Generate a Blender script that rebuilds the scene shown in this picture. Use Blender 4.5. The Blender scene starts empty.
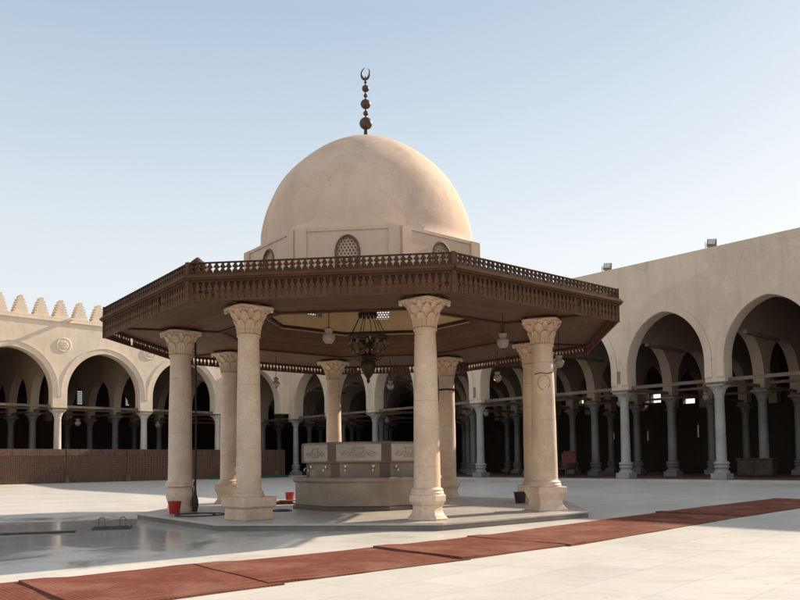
import bpy, math, random
from mathutils import Matrix, Vector
import numpy as np
R = math.radians
PI = math.pi
rnd = random.Random(7)
S = bpy.context.scene
C = S.collection

# ------------------------------------------------------------------ materials
def new_mat(name):
    m = bpy.data.materials.new(name); m.use_nodes = True
    nt = m.node_tree; b = nt.nodes['Principled BSDF']
    return m, nt, b

def node(nt, typ, **kw):
    n = nt.nodes.new(typ)
    for k, v in kw.items():
        if k in ('op',): n.operation = v
        elif k == 'blend': n.blend_type = v
        elif k == 'inputs':
            for a, b in v.items(): n.inputs[a].default_value = b
        else: setattr(n, k, v)
    return n

def ramp(nt, fac, stops):
    r = nt.nodes.new('ShaderNodeValToRGB')
    e = r.color_ramp.elements
    while len(e) > 1: e.remove(e[0])
    e[0].position = stops[0][0]; e[0].color = (*stops[0][1], 1)
    for p, c in stops[1:]:
        x = e.new(p); x.color = (*c, 1)
    nt.links.new(fac, r.inputs[0]); return r.outputs[0]

def mixc(nt, f, a, b, blend='MIX'):
    m = nt.nodes.new('ShaderNodeMixRGB'); m.blend_type = blend
    for i, v in ((0, f), (1, a), (2, b)):
        if hasattr(v, 'is_output') or hasattr(v, 'links'): nt.links.new(v, m.inputs[i])
        elif i == 0: m.inputs[0].default_value = v
        else: m.inputs[i].default_value = (*v, 1)
    return m.outputs[0]

def noise(nt, vec, scale, detail=6, rough=.6, dist=0):
    n = nt.nodes.new('ShaderNodeTexNoise')
    n.inputs['Scale'].default_value = scale; n.inputs['Detail'].default_value = detail
    n.inputs['Roughness'].default_value = rough; n.inputs['Distortion'].default_value = dist
    nt.links.new(vec, n.inputs['Vector']); return n.outputs['Fac']

def coords(nt, scale=(1, 1, 1), world=False, rot=0, loc=(0, 0, 0)):
    if world:
        g = nt.nodes.new('ShaderNodeNewGeometry'); out = g.outputs['Position']
    else:
        g = nt.nodes.new('ShaderNodeTexCoord'); out = g.outputs['Object']
    m = nt.nodes.new('ShaderNodeMapping'); m.inputs['Scale'].default_value = scale
    m.inputs['Rotation'].default_value = (0, 0, rot); m.inputs['Location'].default_value = loc
    nt.links.new(out, m.inputs['Vector']); return m.outputs[0]

def bump(nt, b, h, strength=.3, dist=.02):
    n = nt.nodes.new('ShaderNodeBump'); n.inputs['Strength'].default_value = strength
    n.inputs['Distance'].default_value = dist
    nt.links.new(h, n.inputs['Height']); nt.links.new(n.outputs[0], b.inputs['Normal'])

def maprange(nt, v, a, b, c=0, d=1):
    n = nt.nodes.new('ShaderNodeMapRange')
    n.inputs[1].default_value = a; n.inputs[2].default_value = b
    n.inputs[3].default_value = c; n.inputs[4].default_value = d
    nt.links.new(v, n.inputs[0]); return n.outputs[0]

def stone(name, base, dark, light, scale=1.2, rough=.75, bs=.35, grain=14, streak=False, bdist=.02, joints=None, cracks=0, drums=0):
    m, nt, b = new_mat(name)
    v = coords(nt, world=True)
    n1 = noise(nt, v, scale * .35, 5, .6, .4)
    n2 = noise(nt, v, grain, 6, .7)
    n3 = noise(nt, v, scale * 2.2, 8, .65, .6)
    c = ramp(nt, n1, [(.3, dark), (.5, base), (.72, light)])
    c = mixc(nt, ramp(nt, n3, [(.35, (0, 0, 0)), (.75, (.6,) * 3)]), c, tuple(x * .78 for x in base))
    c = mixc(nt, ramp(nt, n2, [(.42, (0, 0, 0)), (.8, (.35,) * 3)]), c, tuple(x * .6 for x in base))
    if streak:
        vs = coords(nt, (1.1, 1.1, .12), world=True)
        n4 = noise(nt, vs, 1.3, 7, .65, .3)
        c = mixc(nt, ramp(nt, n4, [(.48, (0, 0, 0)), (.74, (.6,) * 3)]), c, tuple(x * .62 for x in base))
    if joints:
        tc = nt.nodes.new('ShaderNodeTexCoord')
        sp = nt.nodes.new('ShaderNodeSeparateXYZ'); cb = nt.nodes.new('ShaderNodeCombineXYZ')
        nt.links.new(tc.outputs['Object'], sp.inputs[0])
        nt.links.new(sp.outputs[0], cb.inputs[0]); nt.links.new(sp.outputs[2], cb.inputs[1])
        br = nt.nodes.new('ShaderNodeTexBrick'); nt.links.new(cb.outputs[0], br.inputs['Vector'])
        br.inputs['Scale'].default_value = 1; br.inputs['Brick Width'].default_value = joints[0]
        br.inputs['Row Height'].default_value = joints[1]; br.inputs['Mortar Size'].default_value = .012
        br.inputs['Mortar Smooth'].default_value = .5
        br.inputs['Color1'].default_value = (1, 1, 1, 1); br.inputs['Color2'].default_value = (.9, .9, .9, 1)
        br.inputs['Mortar'].default_value = (.72, .68, .64, 1)
        c = mixc(nt, joints[2], c, br.outputs['Color'], 'MULTIPLY')
    if cracks:
        vd = nt.nodes.new('ShaderNodeMixRGB'); vd.inputs[0].default_value = .25
        nz = nt.nodes.new('ShaderNodeTexNoise'); nz.inputs['Scale'].default_value = 1.4; nz.inputs['Detail'].default_value = 6
        nt.links.new(v, nz.inputs['Vector']); nt.links.new(v, vd.inputs[1]); nt.links.new(nz.outputs['Color'], vd.inputs[2])
        vo = nt.nodes.new('ShaderNodeTexVoronoi'); vo.feature = 'DISTANCE_TO_EDGE'; vo.inputs['Scale'].default_value = cracks
        nt.links.new(vd.outputs[0], vo.inputs['Vector'])
        line = ramp(nt, vo.outputs['Distance'], [(0, (.28,) * 3), (.009, (0,) * 3)])
        nm_ = noise(nt, v, .7, 4, .6)
        c = mixc(nt, mixc(nt, 1.0, line, ramp(nt, nm_, [(.48, (0,) * 3), (.62, (1,) * 3)]), 'MULTIPLY'), c, tuple(x * .45 for x in base))
        # repaired patches
        v3 = nt.nodes.new('ShaderNodeTexVoronoi'); v3.inputs['Scale'].default_value = cracks * .8; nt.links.new(vd.outputs[0], v3.inputs['Vector'])
        bw = nt.nodes.new('ShaderNodeRGBToBW'); nt.links.new(v3.outputs['Color'], bw.inputs[0])
        c = mixc(nt, ramp(nt, bw.outputs[0], [(.55, (0,) * 3), (.75, (.3,) * 3)]), c, tuple(min(1, x * 1.12) for x in base))
    if drums:
        tc2 = nt.nodes.new('ShaderNodeTexCoord'); oi = nt.nodes.new('ShaderNodeObjectInfo')
        s2 = nt.nodes.new('ShaderNodeSeparateXYZ'); nt.links.new(tc2.outputs['Object'], s2.inputs[0])
        m1 = node(nt, 'ShaderNodeMath', op='MULTIPLY_ADD'); nt.links.new(s2.outputs[2], m1.inputs[0]); m1.inputs[1].default_value = 1 / drums; nt.links.new(oi.outputs['Random'], m1.inputs[2])
        m2 = node(nt, 'ShaderNodeMath', op='FRACT'); nt.links.new(m1.outputs[0], m2.inputs[0])
        ln2 = ramp(nt, m2.outputs[0], [(0, (.75,) * 3), (.007, (.55,) * 3), (.012, (0,) * 3)])
        c = mixc(nt, mixc(nt, 1.0, ln2, ramp(nt, n1, [(.35, (.3,) * 3), (.6, (1,) * 3)]), 'MULTIPLY'), c, tuple(x * .4 for x in base))
        pit = noise(nt, v, 34, 3, .6)
        c = mixc(nt, ramp(nt, pit, [(.62, (0,) * 3), (.68, (.75,) * 3)]), c, tuple(x * .42 for x in base))
        blot = noise(nt, v, 2.2, 9, .75, .4)
        c = mixc(nt, ramp(nt, blot, [(.50, (0,) * 3), (.60, (.28,) * 3), (.75, (.4,) * 3)]), c, tuple(min(1, x * 1.22) for x in base))
    nt.links.new(c, b.inputs['Base Color'])
    b.inputs['Roughness'].default_value = rough
    h = mixc(nt, .5, ramp(nt, n2, [(0, (0,) * 3), (1, (1,) * 3)]), ramp(nt, n3, [(0, (0,) * 3), (1, (1,) * 3)]))
    bump(nt, b, h, bs, bdist)
    return m

def simple(name, col, rough=.6, metal=0, var=.25, scale=6, bs=.15, spec=None):
    m, nt, b = new_mat(name)
    v = coords(nt)
    n1 = noise(nt, v, scale, 6, .65)
    c = ramp(nt, n1, [(.3, tuple(x * (1 - var) for x in col)), (.7, tuple(min(1, x * (1 + var)) for x in col))])
    nt.links.new(c, b.inputs['Base Color'])
    b.inputs['Roughness'].default_value = rough; b.inputs['Metallic'].default_value = metal
    bump(nt, b, n1, bs, .01)
    return m

def wood(name, col, rough=.6, plank=0.):
    m, nt, b = new_mat(name)
    v = coords(nt, (1, 1, 6))
    n1 = noise(nt, v, 2.2, 8, .7, .8)
    n2 = noise(nt, coords(nt), .9, 4, .6)
    c = ramp(nt, n1, [(.25, tuple(x * .62 for x in col)), (.55, col), (.8, tuple(x * 1.45 for x in col))])
    c = mixc(nt, ramp(nt, n2, [(.45, (0,) * 3), (.75, (.55,) * 3)]), c, tuple(x * 1.7 + .01 for x in col))
    if plank:
        # straight boards laid parallel to the eight sides
        last = None; tcp = coords(nt)
        for q in range(4):
            dn = nt.nodes.new('ShaderNodeVectorMath'); dn.operation = 'DOT_PRODUCT'
            dn.inputs[1].default_value = (math.sin(-.1092 + q * PI / 4), -math.cos(-.1092 + q * PI / 4), 0); nt.links.new(tcp, dn.inputs[0])
            ab = node(nt, 'ShaderNodeMath', op='ABSOLUTE'); nt.links.new(dn.outputs['Value'], ab.inputs[0]); out = ab.outputs[0]
            if last is not None:
                mx = node(nt, 'ShaderNodeMath', op='MAXIMUM'); nt.links.new(last, mx.inputs[0]); nt.links.new(out, mx.inputs[1]); out = mx.outputs[0]
            last = out
        ml = node(nt, 'ShaderNodeMath', op='MULTIPLY'); nt.links.new(last, ml.inputs[0]); ml.inputs[1].default_value = plank
        frc = node(nt, 'ShaderNodeMath', op='FRACT'); nt.links.new(ml.outputs[0], frc.inputs[0])
        fl_ = node(nt, 'ShaderNodeMath', op='FLOOR'); nt.links.new(ml.outputs[0], fl_.inputs[0])
        wn = nt.nodes.new('ShaderNodeTexWhiteNoise'); wn.noise_dimensions = '1D'; nt.links.new(fl_.outputs[0], wn.inputs['W'])
        c = mixc(nt, ramp(nt, wn.outputs['Value'], [(0, (0,) * 3), (1, (.5,) * 3)]), c, tuple(x * 1.5 for x in col))
        c = mixc(nt, ramp(nt, frc.outputs[0], [(0, (.9,) * 3), (.07, (0,) * 3)]), c, tuple(x * .3 for x in col))
    nt.links.new(c, b.inputs['Base Color']); b.inputs['Roughness'].default_value = rough
    b.inputs['Specular IOR Level'].default_value = .25
    bump(nt, b, n1, .25, .01)
    return m

M = {}
M['plaster'] = stone('dome plaster', (.63, .46, .345), (.54, .385, .285), (.70, .53, .41), .9, .9, .4, 18, True, cracks=.8)
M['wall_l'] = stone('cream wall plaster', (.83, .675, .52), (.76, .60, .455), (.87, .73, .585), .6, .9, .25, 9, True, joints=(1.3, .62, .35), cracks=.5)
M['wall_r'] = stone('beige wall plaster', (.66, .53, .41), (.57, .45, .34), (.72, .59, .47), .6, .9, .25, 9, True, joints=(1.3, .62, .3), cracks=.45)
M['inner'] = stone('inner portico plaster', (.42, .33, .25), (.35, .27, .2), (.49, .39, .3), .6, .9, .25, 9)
M['colstone'] = stone('warm column marble', (.71, .525, .375), (.50, .35, .24), (.85, .70, .55), 1.6, .55, .5, 22, True, drums=1.62)
M['cream'] = stone('inner drum plaster', (.80, .60, .36), (.72, .52, .3), (.85, .66, .42), 1, .9, .2, 12)
M['backwall'] = simple('shade toned back wall', (.05, .035, .025), .8)  # back wall coloured near black, the hall's shade put into it
M['greycol_in'] = stone('shade toned column marble', (.20, .19, .175), (.14, .135, .125), (.26, .25, .23), 2, .5, .3, 10, True)  # darker copy of the grey column marble, hall shade in its colour
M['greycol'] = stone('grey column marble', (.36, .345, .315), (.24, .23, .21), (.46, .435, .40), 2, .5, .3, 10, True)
M['whitecol'] = stone('pale column marble', (.68, .60, .52), (.58, .5, .42), (.76, .68, .6), 2, .5, .3, 10, True)
M['fountain'] = stone('fountain limestone', (.34, .26, .19), (.22, .165, .12), (.46, .37, .28), 1.8, .7, .5, 16, True)
M['fountain_panel'] = stone('engraved panel stone', (.46, .40, .33), (.35, .30, .25), (.54, .48, .41), 3, .6, .4, 20)
M['fountain_dark'] = stone('brown marble strip', (.13, .08, .055), (.09, .055, .04), (.17, .11, .08), 2, .5, .3, 18)
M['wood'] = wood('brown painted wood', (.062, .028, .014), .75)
M['wood_lit'] = wood('sunlit brown wood', (.095, .043, .022), .75)  # lighter copy of the brown wood, sunlight put into its colour
M['soffit'] = wood('ceiling boards', (.115, .054, .029), .7, 3.6)
M['beam'] = wood('old grey brown beam', (.16, .115, .085), .8)
M['roofing'] = simple('flat roof felt', (.10, .075, .06), .9)
M['brass'] = simple('dark brass', (.05, .034, .02), .5, .6, .35, 12)
M['finial'] = simple('weathered copper finial', (.075, .045, .035), .5, .4, .35, 8)
M['iron'] = simple('black iron', (.02, .018, .016), .5, .4)
M['steel'] = simple('steel tap', (.55, .54, .5), .25, .9, .1)
M['lampgrey'] = simple('grey floodlight casing', (.20, .20, .19), .5, .2)
M['red_plastic'] = simple('red plastic', (.42, .025, .018), .38, 0, .12, 9, .02)
M['black_rubber'] = simple('black rubber', (.022, .018, .016), .6)
M['darkbasket'] = simple('dark basket', (.03, .024, .02), .7, 0, .3, 30)
M['redcloth'] = simple('dull red cloth', (.15, .05, .035), .95, 0, .35, 9, .4)
M['wall_panel'] = simple('worn plaster panel', (.22, .17, .13), .9)
M['board'] = simple('wet dark board', (.05, .04, .035), .35)
M['cabinet'] = wood('dull cabinet wood', (.07, .05, .038), .7)
M['green'] = simple('green carpet', (.02, .11, .05), .95)

# glass
def glass(name, col=(.9, .9, .88), tr=.55):
    m, nt, b = new_mat(name)
    b.inputs['Base Color'].default_value = (*col, 1)
    b.inputs['Roughness'].default_value = .18
    b.inputs['Transmission Weight'].default_value = tr
    b.inputs['IOR'].default_value = 1.3
    return m
M['lampglass'] = glass('dusty lamp glass', (.50, .42, .35), .5)
M['smoked'] = glass('dusty brown glass', (.22, .18, .13), .3)
M['glass'] = glass('milky lamp glass')

# marble courtyard
RA = -0.7402404; LA = 0.0203483
d = Vector((math.sin(RA), math.cos(RA))); n = Vector((-d.y, d.x))        # right wall: direction away, normal to the court
P0 = Vector((18.585, 43.701)); RS = 6.2854
e = Vector((n.x * math.cos(LA) - n.y * math.sin(LA), n.x * math.sin(LA) + n.y * math.cos(LA)))
P1 = Vector((-27.838, 60.826)); LS_ = 7.3821
lout = Vector((-e.y, e.x))
if (Vector((-1, 25)) - P1).dot(lout) < 0: lout = -lout
CX, CY = -1.012, 24.032

def marble():
    m, nt, b = new_mat('courtyard marble')
    v = coords(nt, world=True, rot=math.atan2(d.y, d.x))
    vl = coords(nt, (.35, 1.4, 1), world=True, rot=math.atan2(d.y, d.x))
    n1 = noise(nt, v, .35, 6, .6, .6)
    n2 = noise(nt, vl, 1.6, 8, .68, 1.2)
    n3 = noise(nt, v, 9, 6, .7)
    c = ramp(nt, n1, [(.3, (.60, .56, .50)), (.55, (.67, .63, .57)), (.75, (.72, .68, .62))])
    c = mixc(nt, ramp(nt, n2, [(.5, (0,) * 3), (.72, (.45,) * 3)]), c, (.50, .47, .44))
    c = mixc(nt, ramp(nt, n3, [(.5, (0,) * 3), (.8, (.22,) * 3)]), c, (.42, .36, .30))
    n5 = noise(nt, coords(nt, (.5, 1.2, 1), world=True, rot=.4), .9, 9, .72, 2.0)
    c = mixc(nt, ramp(nt, n5, [(.54, (0,) * 3), (.60, (.30,) * 3), (.64, (.12,) * 3), (.8, (.4,) * 3)]), c, (.47, .42, .36))
    n6 = noise(nt, v, 3.2, 3, .5, .3)
    c = mixc(nt, ramp(nt, n6, [(.70, (0,) * 3), (.73, (.35,) * 3)]), c, (.36, .31, .26))
    br = nt.nodes.new('ShaderNodeTexBrick'); nt.links.new(v, br.inputs['Vector'])
    br.inputs['Scale'].default_value = 1; br.inputs['Brick Width'].default_value = 1.9
    br.inputs['Row Height'].default_value = .95; br.inputs['Mortar Size'].default_value = .008
    br.inputs['Mortar Smooth'].default_value = .3
    br.inputs['Color1'].default_value = (1, 1, 1, 1); br.inputs['Color2'].default_value = (.84, .85, .87, 1)
    br.inputs['Mortar'].default_value = (.60, .56, .52, 1)
    c = mixc(nt, .7, c, br.outputs['Color'], 'MULTIPLY')
    # wet patch: an irregular spill on the left of the pavilion
    g = nt.nodes.new('ShaderNodeNewGeometry')
    mp = nt.nodes.new('ShaderNodeMapping'); mp.inputs['Location'].default_value = (9.2, -17.6, 0)
    nt.links.new(g.outputs['Position'], mp.inputs['Vector'])
    mp2 = nt.nodes.new('ShaderNodeMapping'); mp2.inputs['Scale'].default_value = (1 / 7.5, 1 / 5.0, 0)
    mp2.inputs['Rotation'].default_value = (0, 0, R(8))
    nt.links.new(mp.outputs[0], mp2.inputs['Vector'])
    ln = nt.nodes.new('ShaderNodeVectorMath'); ln.operation = 'LENGTH'; nt.links.new(mp2.outputs[0], ln.inputs[0])
    nw = noise(nt, v, .55, 5, .6, .8)
    ad = node(nt, 'ShaderNodeMath', op='ADD'); nt.links.new(ln.outputs['Value'], ad.inputs[0])
    nt.links.new(maprange(nt, nw, .3, .7, -.45, .45), ad.inputs[1])
    wet = maprange(nt, ad.outputs[0], 1.25, .75)
    c = mixc(nt, wet, c, mixc(nt, 1.0, c, (.96, .955, .94), 'MULTIPLY'))
    nt.links.new(c, b.inputs['Base Color'])
    dry = maprange(nt, n2, .3, .7, .30, .46)
    rm = node(nt, 'ShaderNodeMix'); nt.links.new(wet, rm.inputs[0]); nt.links.new(dry, rm.inputs[2]); rm.inputs[3].default_value = .115
    nt.links.new(rm.outputs[0], b.inputs['Roughness'])
    st = maprange(nt, wet, 0, 1, .12, .05)
    bn = nt.nodes.new('ShaderNodeBump'); bn.inputs['Distance'].default_value = .01
    nt.links.new(st, bn.inputs['Strength']); nt.links.new(n3, bn.inputs['Height']); nt.links.new(bn.outputs[0], b.inputs['Normal'])
    return m
M['marble'] = marble()
M['platform'] = stone('platform marble', (.50, .45, .395), (.38, .33, .28), (.58, .53, .47), 1.5, .38, .2, 12)
M['portico_floor'] = stone('dark carpeted stone floor', (.17, .08, .06), (.11, .055, .045), (.22, .12, .085), 1, .9, .2, 12)
M['kerb'] = stone('shade toned kerb stone', (.20, .17, .14), (.14, .12, .10), (.27, .235, .20), 2, .6, .3, 12)  # kerb face darkened in colour to carry its shade

def rug_mat():
    m, nt, b = new_mat('woven red rug')
    tc = nt.nodes.new('ShaderNodeTexCoord')
    sp = nt.nodes.new('ShaderNodeSeparateXYZ'); nt.links.new(tc.outputs['Object'], sp.inputs[0])
    # object y runs across the rug (-1.2 .. 1.2), x along it
    ab = node(nt, 'ShaderNodeMath', op='ABSOLUTE'); nt.links.new(sp.outputs[1], ab.inputs[0])
    v = coords(nt)
    n1 = noise(nt, v, 1.6, 9, .78, .5); n2 = noise(nt, v, 45, 4, .75)
    vs = coords(nt, (.25, 7, 1)); n4 = noise(nt, vs, 1.5, 5, .6)
    c = ramp(nt, n1, [(.3, (.085, .024, .016)), (.5, (.155, .045, .030)), (.72, (.23, .09, .062))])
    c = mixc(nt, ramp(nt, n4, [(.45, (0,) * 3), (.7, (.45,) * 3)]), c, (.12, .035, .028))
    wv = nt.nodes.new('ShaderNodeTexWave'); wv.bands_direction = 'X'; wv.inputs['Scale'].default_value = 5.5; wv.inputs['Distortion'].default_value = 2.5; wv.inputs['Detail'].default_value = 3
    nt.links.new(v, wv.inputs['Vector'])
    c = mixc(nt, ramp(nt, wv.outputs['Fac'], [(.3, (0,) * 3), (.9, (.22,) * 3)]), c, (.30, .15, .10))
    dst = noise(nt, v, .8, 6, .65, .8)
    c = mixc(nt, ramp(nt, dst, [(.48, (0,) * 3), (.7, (.45,) * 3)]), c, (.34, .20, .15))
    # border bands
    band = ramp(nt, maprange(nt, ab.outputs[0], .8, 1.25), [(0, (0,) * 3), (.18, (0,) * 3), (.2, (.5,) * 3), (.3, (.5,) * 3), (.32, (0,) * 3), (.62, (0,) * 3), (.64, (.35,) * 3), (.8, (.35,) * 3), (.82, (0,) * 3)])
    c = mixc(nt, band, c, (.24, .12, .08))
    vo = nt.nodes.new('ShaderNodeTexVoronoi'); vo.inputs['Scale'].default_value = 5; nt.links.new(v, vo.inputs['Vector'])
    c = mixc(nt, ramp(nt, vo.outputs['Distance'], [(.0, (.28,) * 3), (.25, (0,) * 3)]), c, (.30, .16, .11))
    c = mixc(nt, ramp(nt, n2, [(.45, (0,) * 3), (.75, (.35,) * 3)]), c, (.27, .12, .085))
    nt.links.new(c, b.inputs['Base Color']); b.inputs['Roughness'].default_value = .95
    b.inputs['Specular IOR Level'].default_value = .05
    bump(nt, b, n2, .5, .01)
    return m
M['rug'] = rug_mat()

def screen_mat():
    m, nt, b = new_mat('red brown latticed panel')
    tc = nt.nodes.new('ShaderNodeTexCoord')
    sp = nt.nodes.new('ShaderNodeSeparateXYZ'); cb = nt.nodes.new('ShaderNodeCombineXYZ')
    nt.links.new(tc.outputs['Object'], sp.inputs[0]); nt.links.new(sp.outputs[0], cb.inputs[0]); nt.links.new(sp.outputs[2], cb.inputs[1])
    br = nt.nodes.new('ShaderNodeTexBrick'); nt.links.new(cb.outputs[0], br.inputs['Vector'])
    br.offset = 0
    br.inputs['Scale'].default_value = 1; br.inputs['Brick Width'].default_value = .27; br.inputs['Row Height'].default_value = .19
    br.inputs['Mortar Size'].default_value = .02; br.inputs['Mortar Smooth'].default_value = .4
    br.inputs['Color1'].default_value = (.15, .062, .034, 1); br.inputs['Color2'].default_value = (.085, .04, .022, 1)
    br.inputs['Mortar'].default_value = (.21, .11, .075, 1)
    n1 = noise(nt, coords(nt, (.5, .5, 1)), .8, 6, .7); n2 = noise(nt, coords(nt), 9, 6, .7)
    c = mixc(nt, ramp(nt, n1, [(.35, (0,) * 3), (.65, (.75,) * 3)]), br.outputs['Color'], (.10, .06, .035))
    c = mixc(nt, ramp(nt, n2, [(.4, (0,) * 3), (.7, (.5,) * 3)]), c, (.15, .08, .055))
    nt.links.new(c, b.inputs['Base Color']); b.inputs['Roughness'].default_value = .8
    bump(nt, b, br.outputs['Fac'], .5, .02)
    return m
M['screen'] = screen_mat()
M['screen_cap'] = simple('red brown rail', (.12, .055, .038), .7, 0, .35, 3)

# ------------------------------------------------------------------ mesh helpers
class MB:
    def __init__(s): s.v = []; s.f = []
    def add(s, vs, fs, T=None):
        o = len(s.v)
        s.v += [tuple(T @ Vector(p)) for p in vs] if T else [tuple(p) for p in vs]
        s.f += [tuple(i + o for i in f) for f in fs]
        return s
    def box(s, a, b, T=None):
        x0, y0, z0 = a; x1, y1, z1 = b
        return s.add([(x0, y0, z0), (x1, y0, z0), (x1, y1, z0), (x0, y1, z0), (x0, y0, z1), (x1, y0, z1), (x1, y1, z1), (x0, y1, z1)],
                     [(0, 3, 2, 1), (4, 5, 6, 7), (0, 1, 5, 4), (1, 2, 6, 5), (2, 3, 7, 6), (3, 0, 4, 7)], T)
    def lathe(s, prof, seg=32, T=None, rot=0, mod=None, cap=True):
        vs = []; fs = []
        for r, z in prof:
            for i in range(seg):
                a = rot + 2 * PI * i / seg
                rr = r * (mod(a, z) if mod else 1)
                vs.append((rr * math.sin(a), -rr * math.cos(a), z))
        for j in range(len(prof) - 1):
            for i in range(seg):
                k = (i + 1) % seg
                fs.append((j * seg + i, j * seg + k, (j + 1) * seg + k, (j + 1) * seg + i))
        if cap:
            if prof[0][0] > 1e-4: fs.append(tuple(reversed(range(seg))))
            if prof[-1][0] > 1e-4: fs.append(tuple((len(prof) - 1) * seg + i for i in range(seg)))
        return s.add(vs, fs, T)
    def tube(s, pts, r, seg=8, closed=False):
        pts = [Vector(p) for p in pts]; N = len(pts); vs = []; fs = []
        up = None
        for i, p in enumerate(pts):
            a = pts[(i - 1) % N] if (closed or i > 0) else p
            b = pts[(i + 1) % N] if (closed or i < N - 1) else p
            t = (b - a).normalized()
            if up is None:
                up = t.orthogonal().normalized()
            up = (up - t * up.dot(t)).normalized()
            w = t.cross(up)
            rr = r[i] if isinstance(r, (list, tuple)) else r
            for k in range(seg):
                an = 2 * PI * k / seg
                vs.append(p + up * math.cos(an) * rr + w * math.sin(an) * rr)
        for i in range(N if closed else N - 1):
            j = (i + 1) % N
            for k in range(seg):
                l = (k + 1) % seg
                fs.append((i * seg + k, i * seg + l, j * seg + l, j * seg + k))
        if not closed:
            fs.append(tuple(reversed(range(seg)))); fs.append(tuple((N - 1) * seg + k for k in range(seg)))
        return s.add(vs, fs)
    def prism(s, poly, y0, y1, T=None):       # poly in (x,z), extruded along y
        N = len(poly)
        vs = [(x, y0, z) for x, z in poly] + [(x, y1, z) for x, z in poly]
        fs = [tuple(range(N)), tuple(reversed(range(N, 2 * N)))]
        for i in range(N):
            k = (i + 1) % N; fs.append((i, i + N, k + N, k))
        return s.add(vs, fs, T)
    def build(s, name, mat, parent=None, loc=None, smooth=True, ang=35, bevel=0):
        me = bpy.data.meshes.new(name); me.from_pydata(s.v, [], s.f)
        import bmesh
        bm = bmesh.new(); bm.from_mesh(me)
        bmesh.ops.remove_doubles(bm, verts=bm.verts, dist=1e-5)
        bmesh.ops.recalc_face_normals(bm, faces=bm.faces); bm.to_mesh(me); bm.free()
        me.materials.append(mat)
        if smooth:
            me.shade_smooth(); me.set_sharp_from_angle(angle=R(ang))
        o = bpy.data.objects.new(name, me); C.objects.link(o)
        if parent: o.parent = parent
        if loc is not None: o.location = loc
        if bevel:
            b = o.modifiers.new('bevel', 'BEVEL'); b.width = bevel; b.segments = 2; b.limit_method = 'ANGLE'; b.angle_limit = R(40)
        return o

def tag(o, label=None, cat=None, group=None, kind=None):
    if label: o['label'] = label
    if cat: o['category'] = cat
    if group: o['group'] = group
    if kind: o['kind'] = kind
    return o
def empty(name, loc=(0, 0, 0), rz=0, **kw):
    o = bpy.data.objects.new(name, None); o.empty_display_size = .3; C.objects.link(o)
    o.location = loc; o.rotation_euler = (0, 0, rz)
    return tag(o, **kw)
def copy_tree(o, parent=None):
    c = o.copy(); C.objects.link(c); c.parent = parent
    for ch in list(o.children): copy_tree(ch, c)
    return c

# ------------------------------------------------------------------ ground
def gz(x, y):
    q = Vector((x, y)); dr = (q - P0).dot(n); dl = (q - P1).dot(lout)
    t = max(0, min(1, 1 - min(dr, dl) / 11)); return .25 * t
def ground():
    xs = [-900, -400, -200, -120] + [-90 + 1.5 * i for i in range(121)] + [120, 200, 400, 900]
    ys = [-600, -200, -80] + [-30 + 1.5 * i for i in range(101)] + [150, 200, 400, 900]
    mb = MB(); mb.v = [(x, y, gz(x, y)) for y in ys for x in xs]; W = len(xs)
    mb.f = [(j * W + i, j * W + i + 1, (j + 1) * W + i + 1, (j + 1) * W + i) for j in range(len(ys) - 1) for i in range(W - 1)]
    tag(mb.build('ground', M['marble']), kind='structure')
ground()

# ------------------------------------------------------------------ arcades
ROT_R = math.atan2(-d.y, -d.x); ROT_L = math.atan2(-e.y, -e.x)
def arch_z(t, w, zs, za):
    h = za - zs
    Rr = (h * h + w * w) / (2 * w)
    if t >= w: return zs
    return zs + .45 * math.sqrt(max(0, Rr * Rr - (t + Rr - w) ** 2)) + .55 * h * math.sqrt(max(0, 1 - (t / w) ** 2))
def wall_mesh(k0, k1, sp, pier, zi, zs, za, top, y0, y1, seg=36, bump_arch=0):
    """arcade wall in local coordinates: openings centred between columns k and k+1"""
    mb = MB(); w = (sp - pier) / 2
    line = [(k0 * sp - pier / 2, zi)]
    for k in range(k0, k1):
        c = (k + .5) * sp
        line.append((c - w, zi))
        for i in range(seg + 1):
            t = -w + 2 * w * (0.5 - 0.5 * math.cos(PI * i / seg))
            line.append((c + t, arch_z(abs(t), w, zs, za)))
        line.append((c + w, zi))
    line.append((k1 * sp + pier / 2, zi))
    for (a, za_), (b, zb) in zip(line[:-1], line[1:]):
        # underside / jamb
        mb.add([(a, y0, za_), (b, y0, zb), (b, y1, zb), (a, y1, za_)], [(0, 1, 2, 3)])
        if b - a > 1e-6:
            for y in (y0, y1):
                mb.add([(a, y, za_), (b, y, zb), (b, y, top), (a, y, top)], [(0, 1, 2, 3)])
    A, B = line[0][0], line[-1][0]
    mb.add([(A, y0, top), (B, y0, top), (B, y1, top), (A, y1, top)], [(0, 1, 2, 3)])
    for x in (A, B): mb.add([(x, y0, zi), (x, y1, zi), (x, y1, top), (x, y0, top)], [(0, 1, 2, 3)])
    return mb
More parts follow.
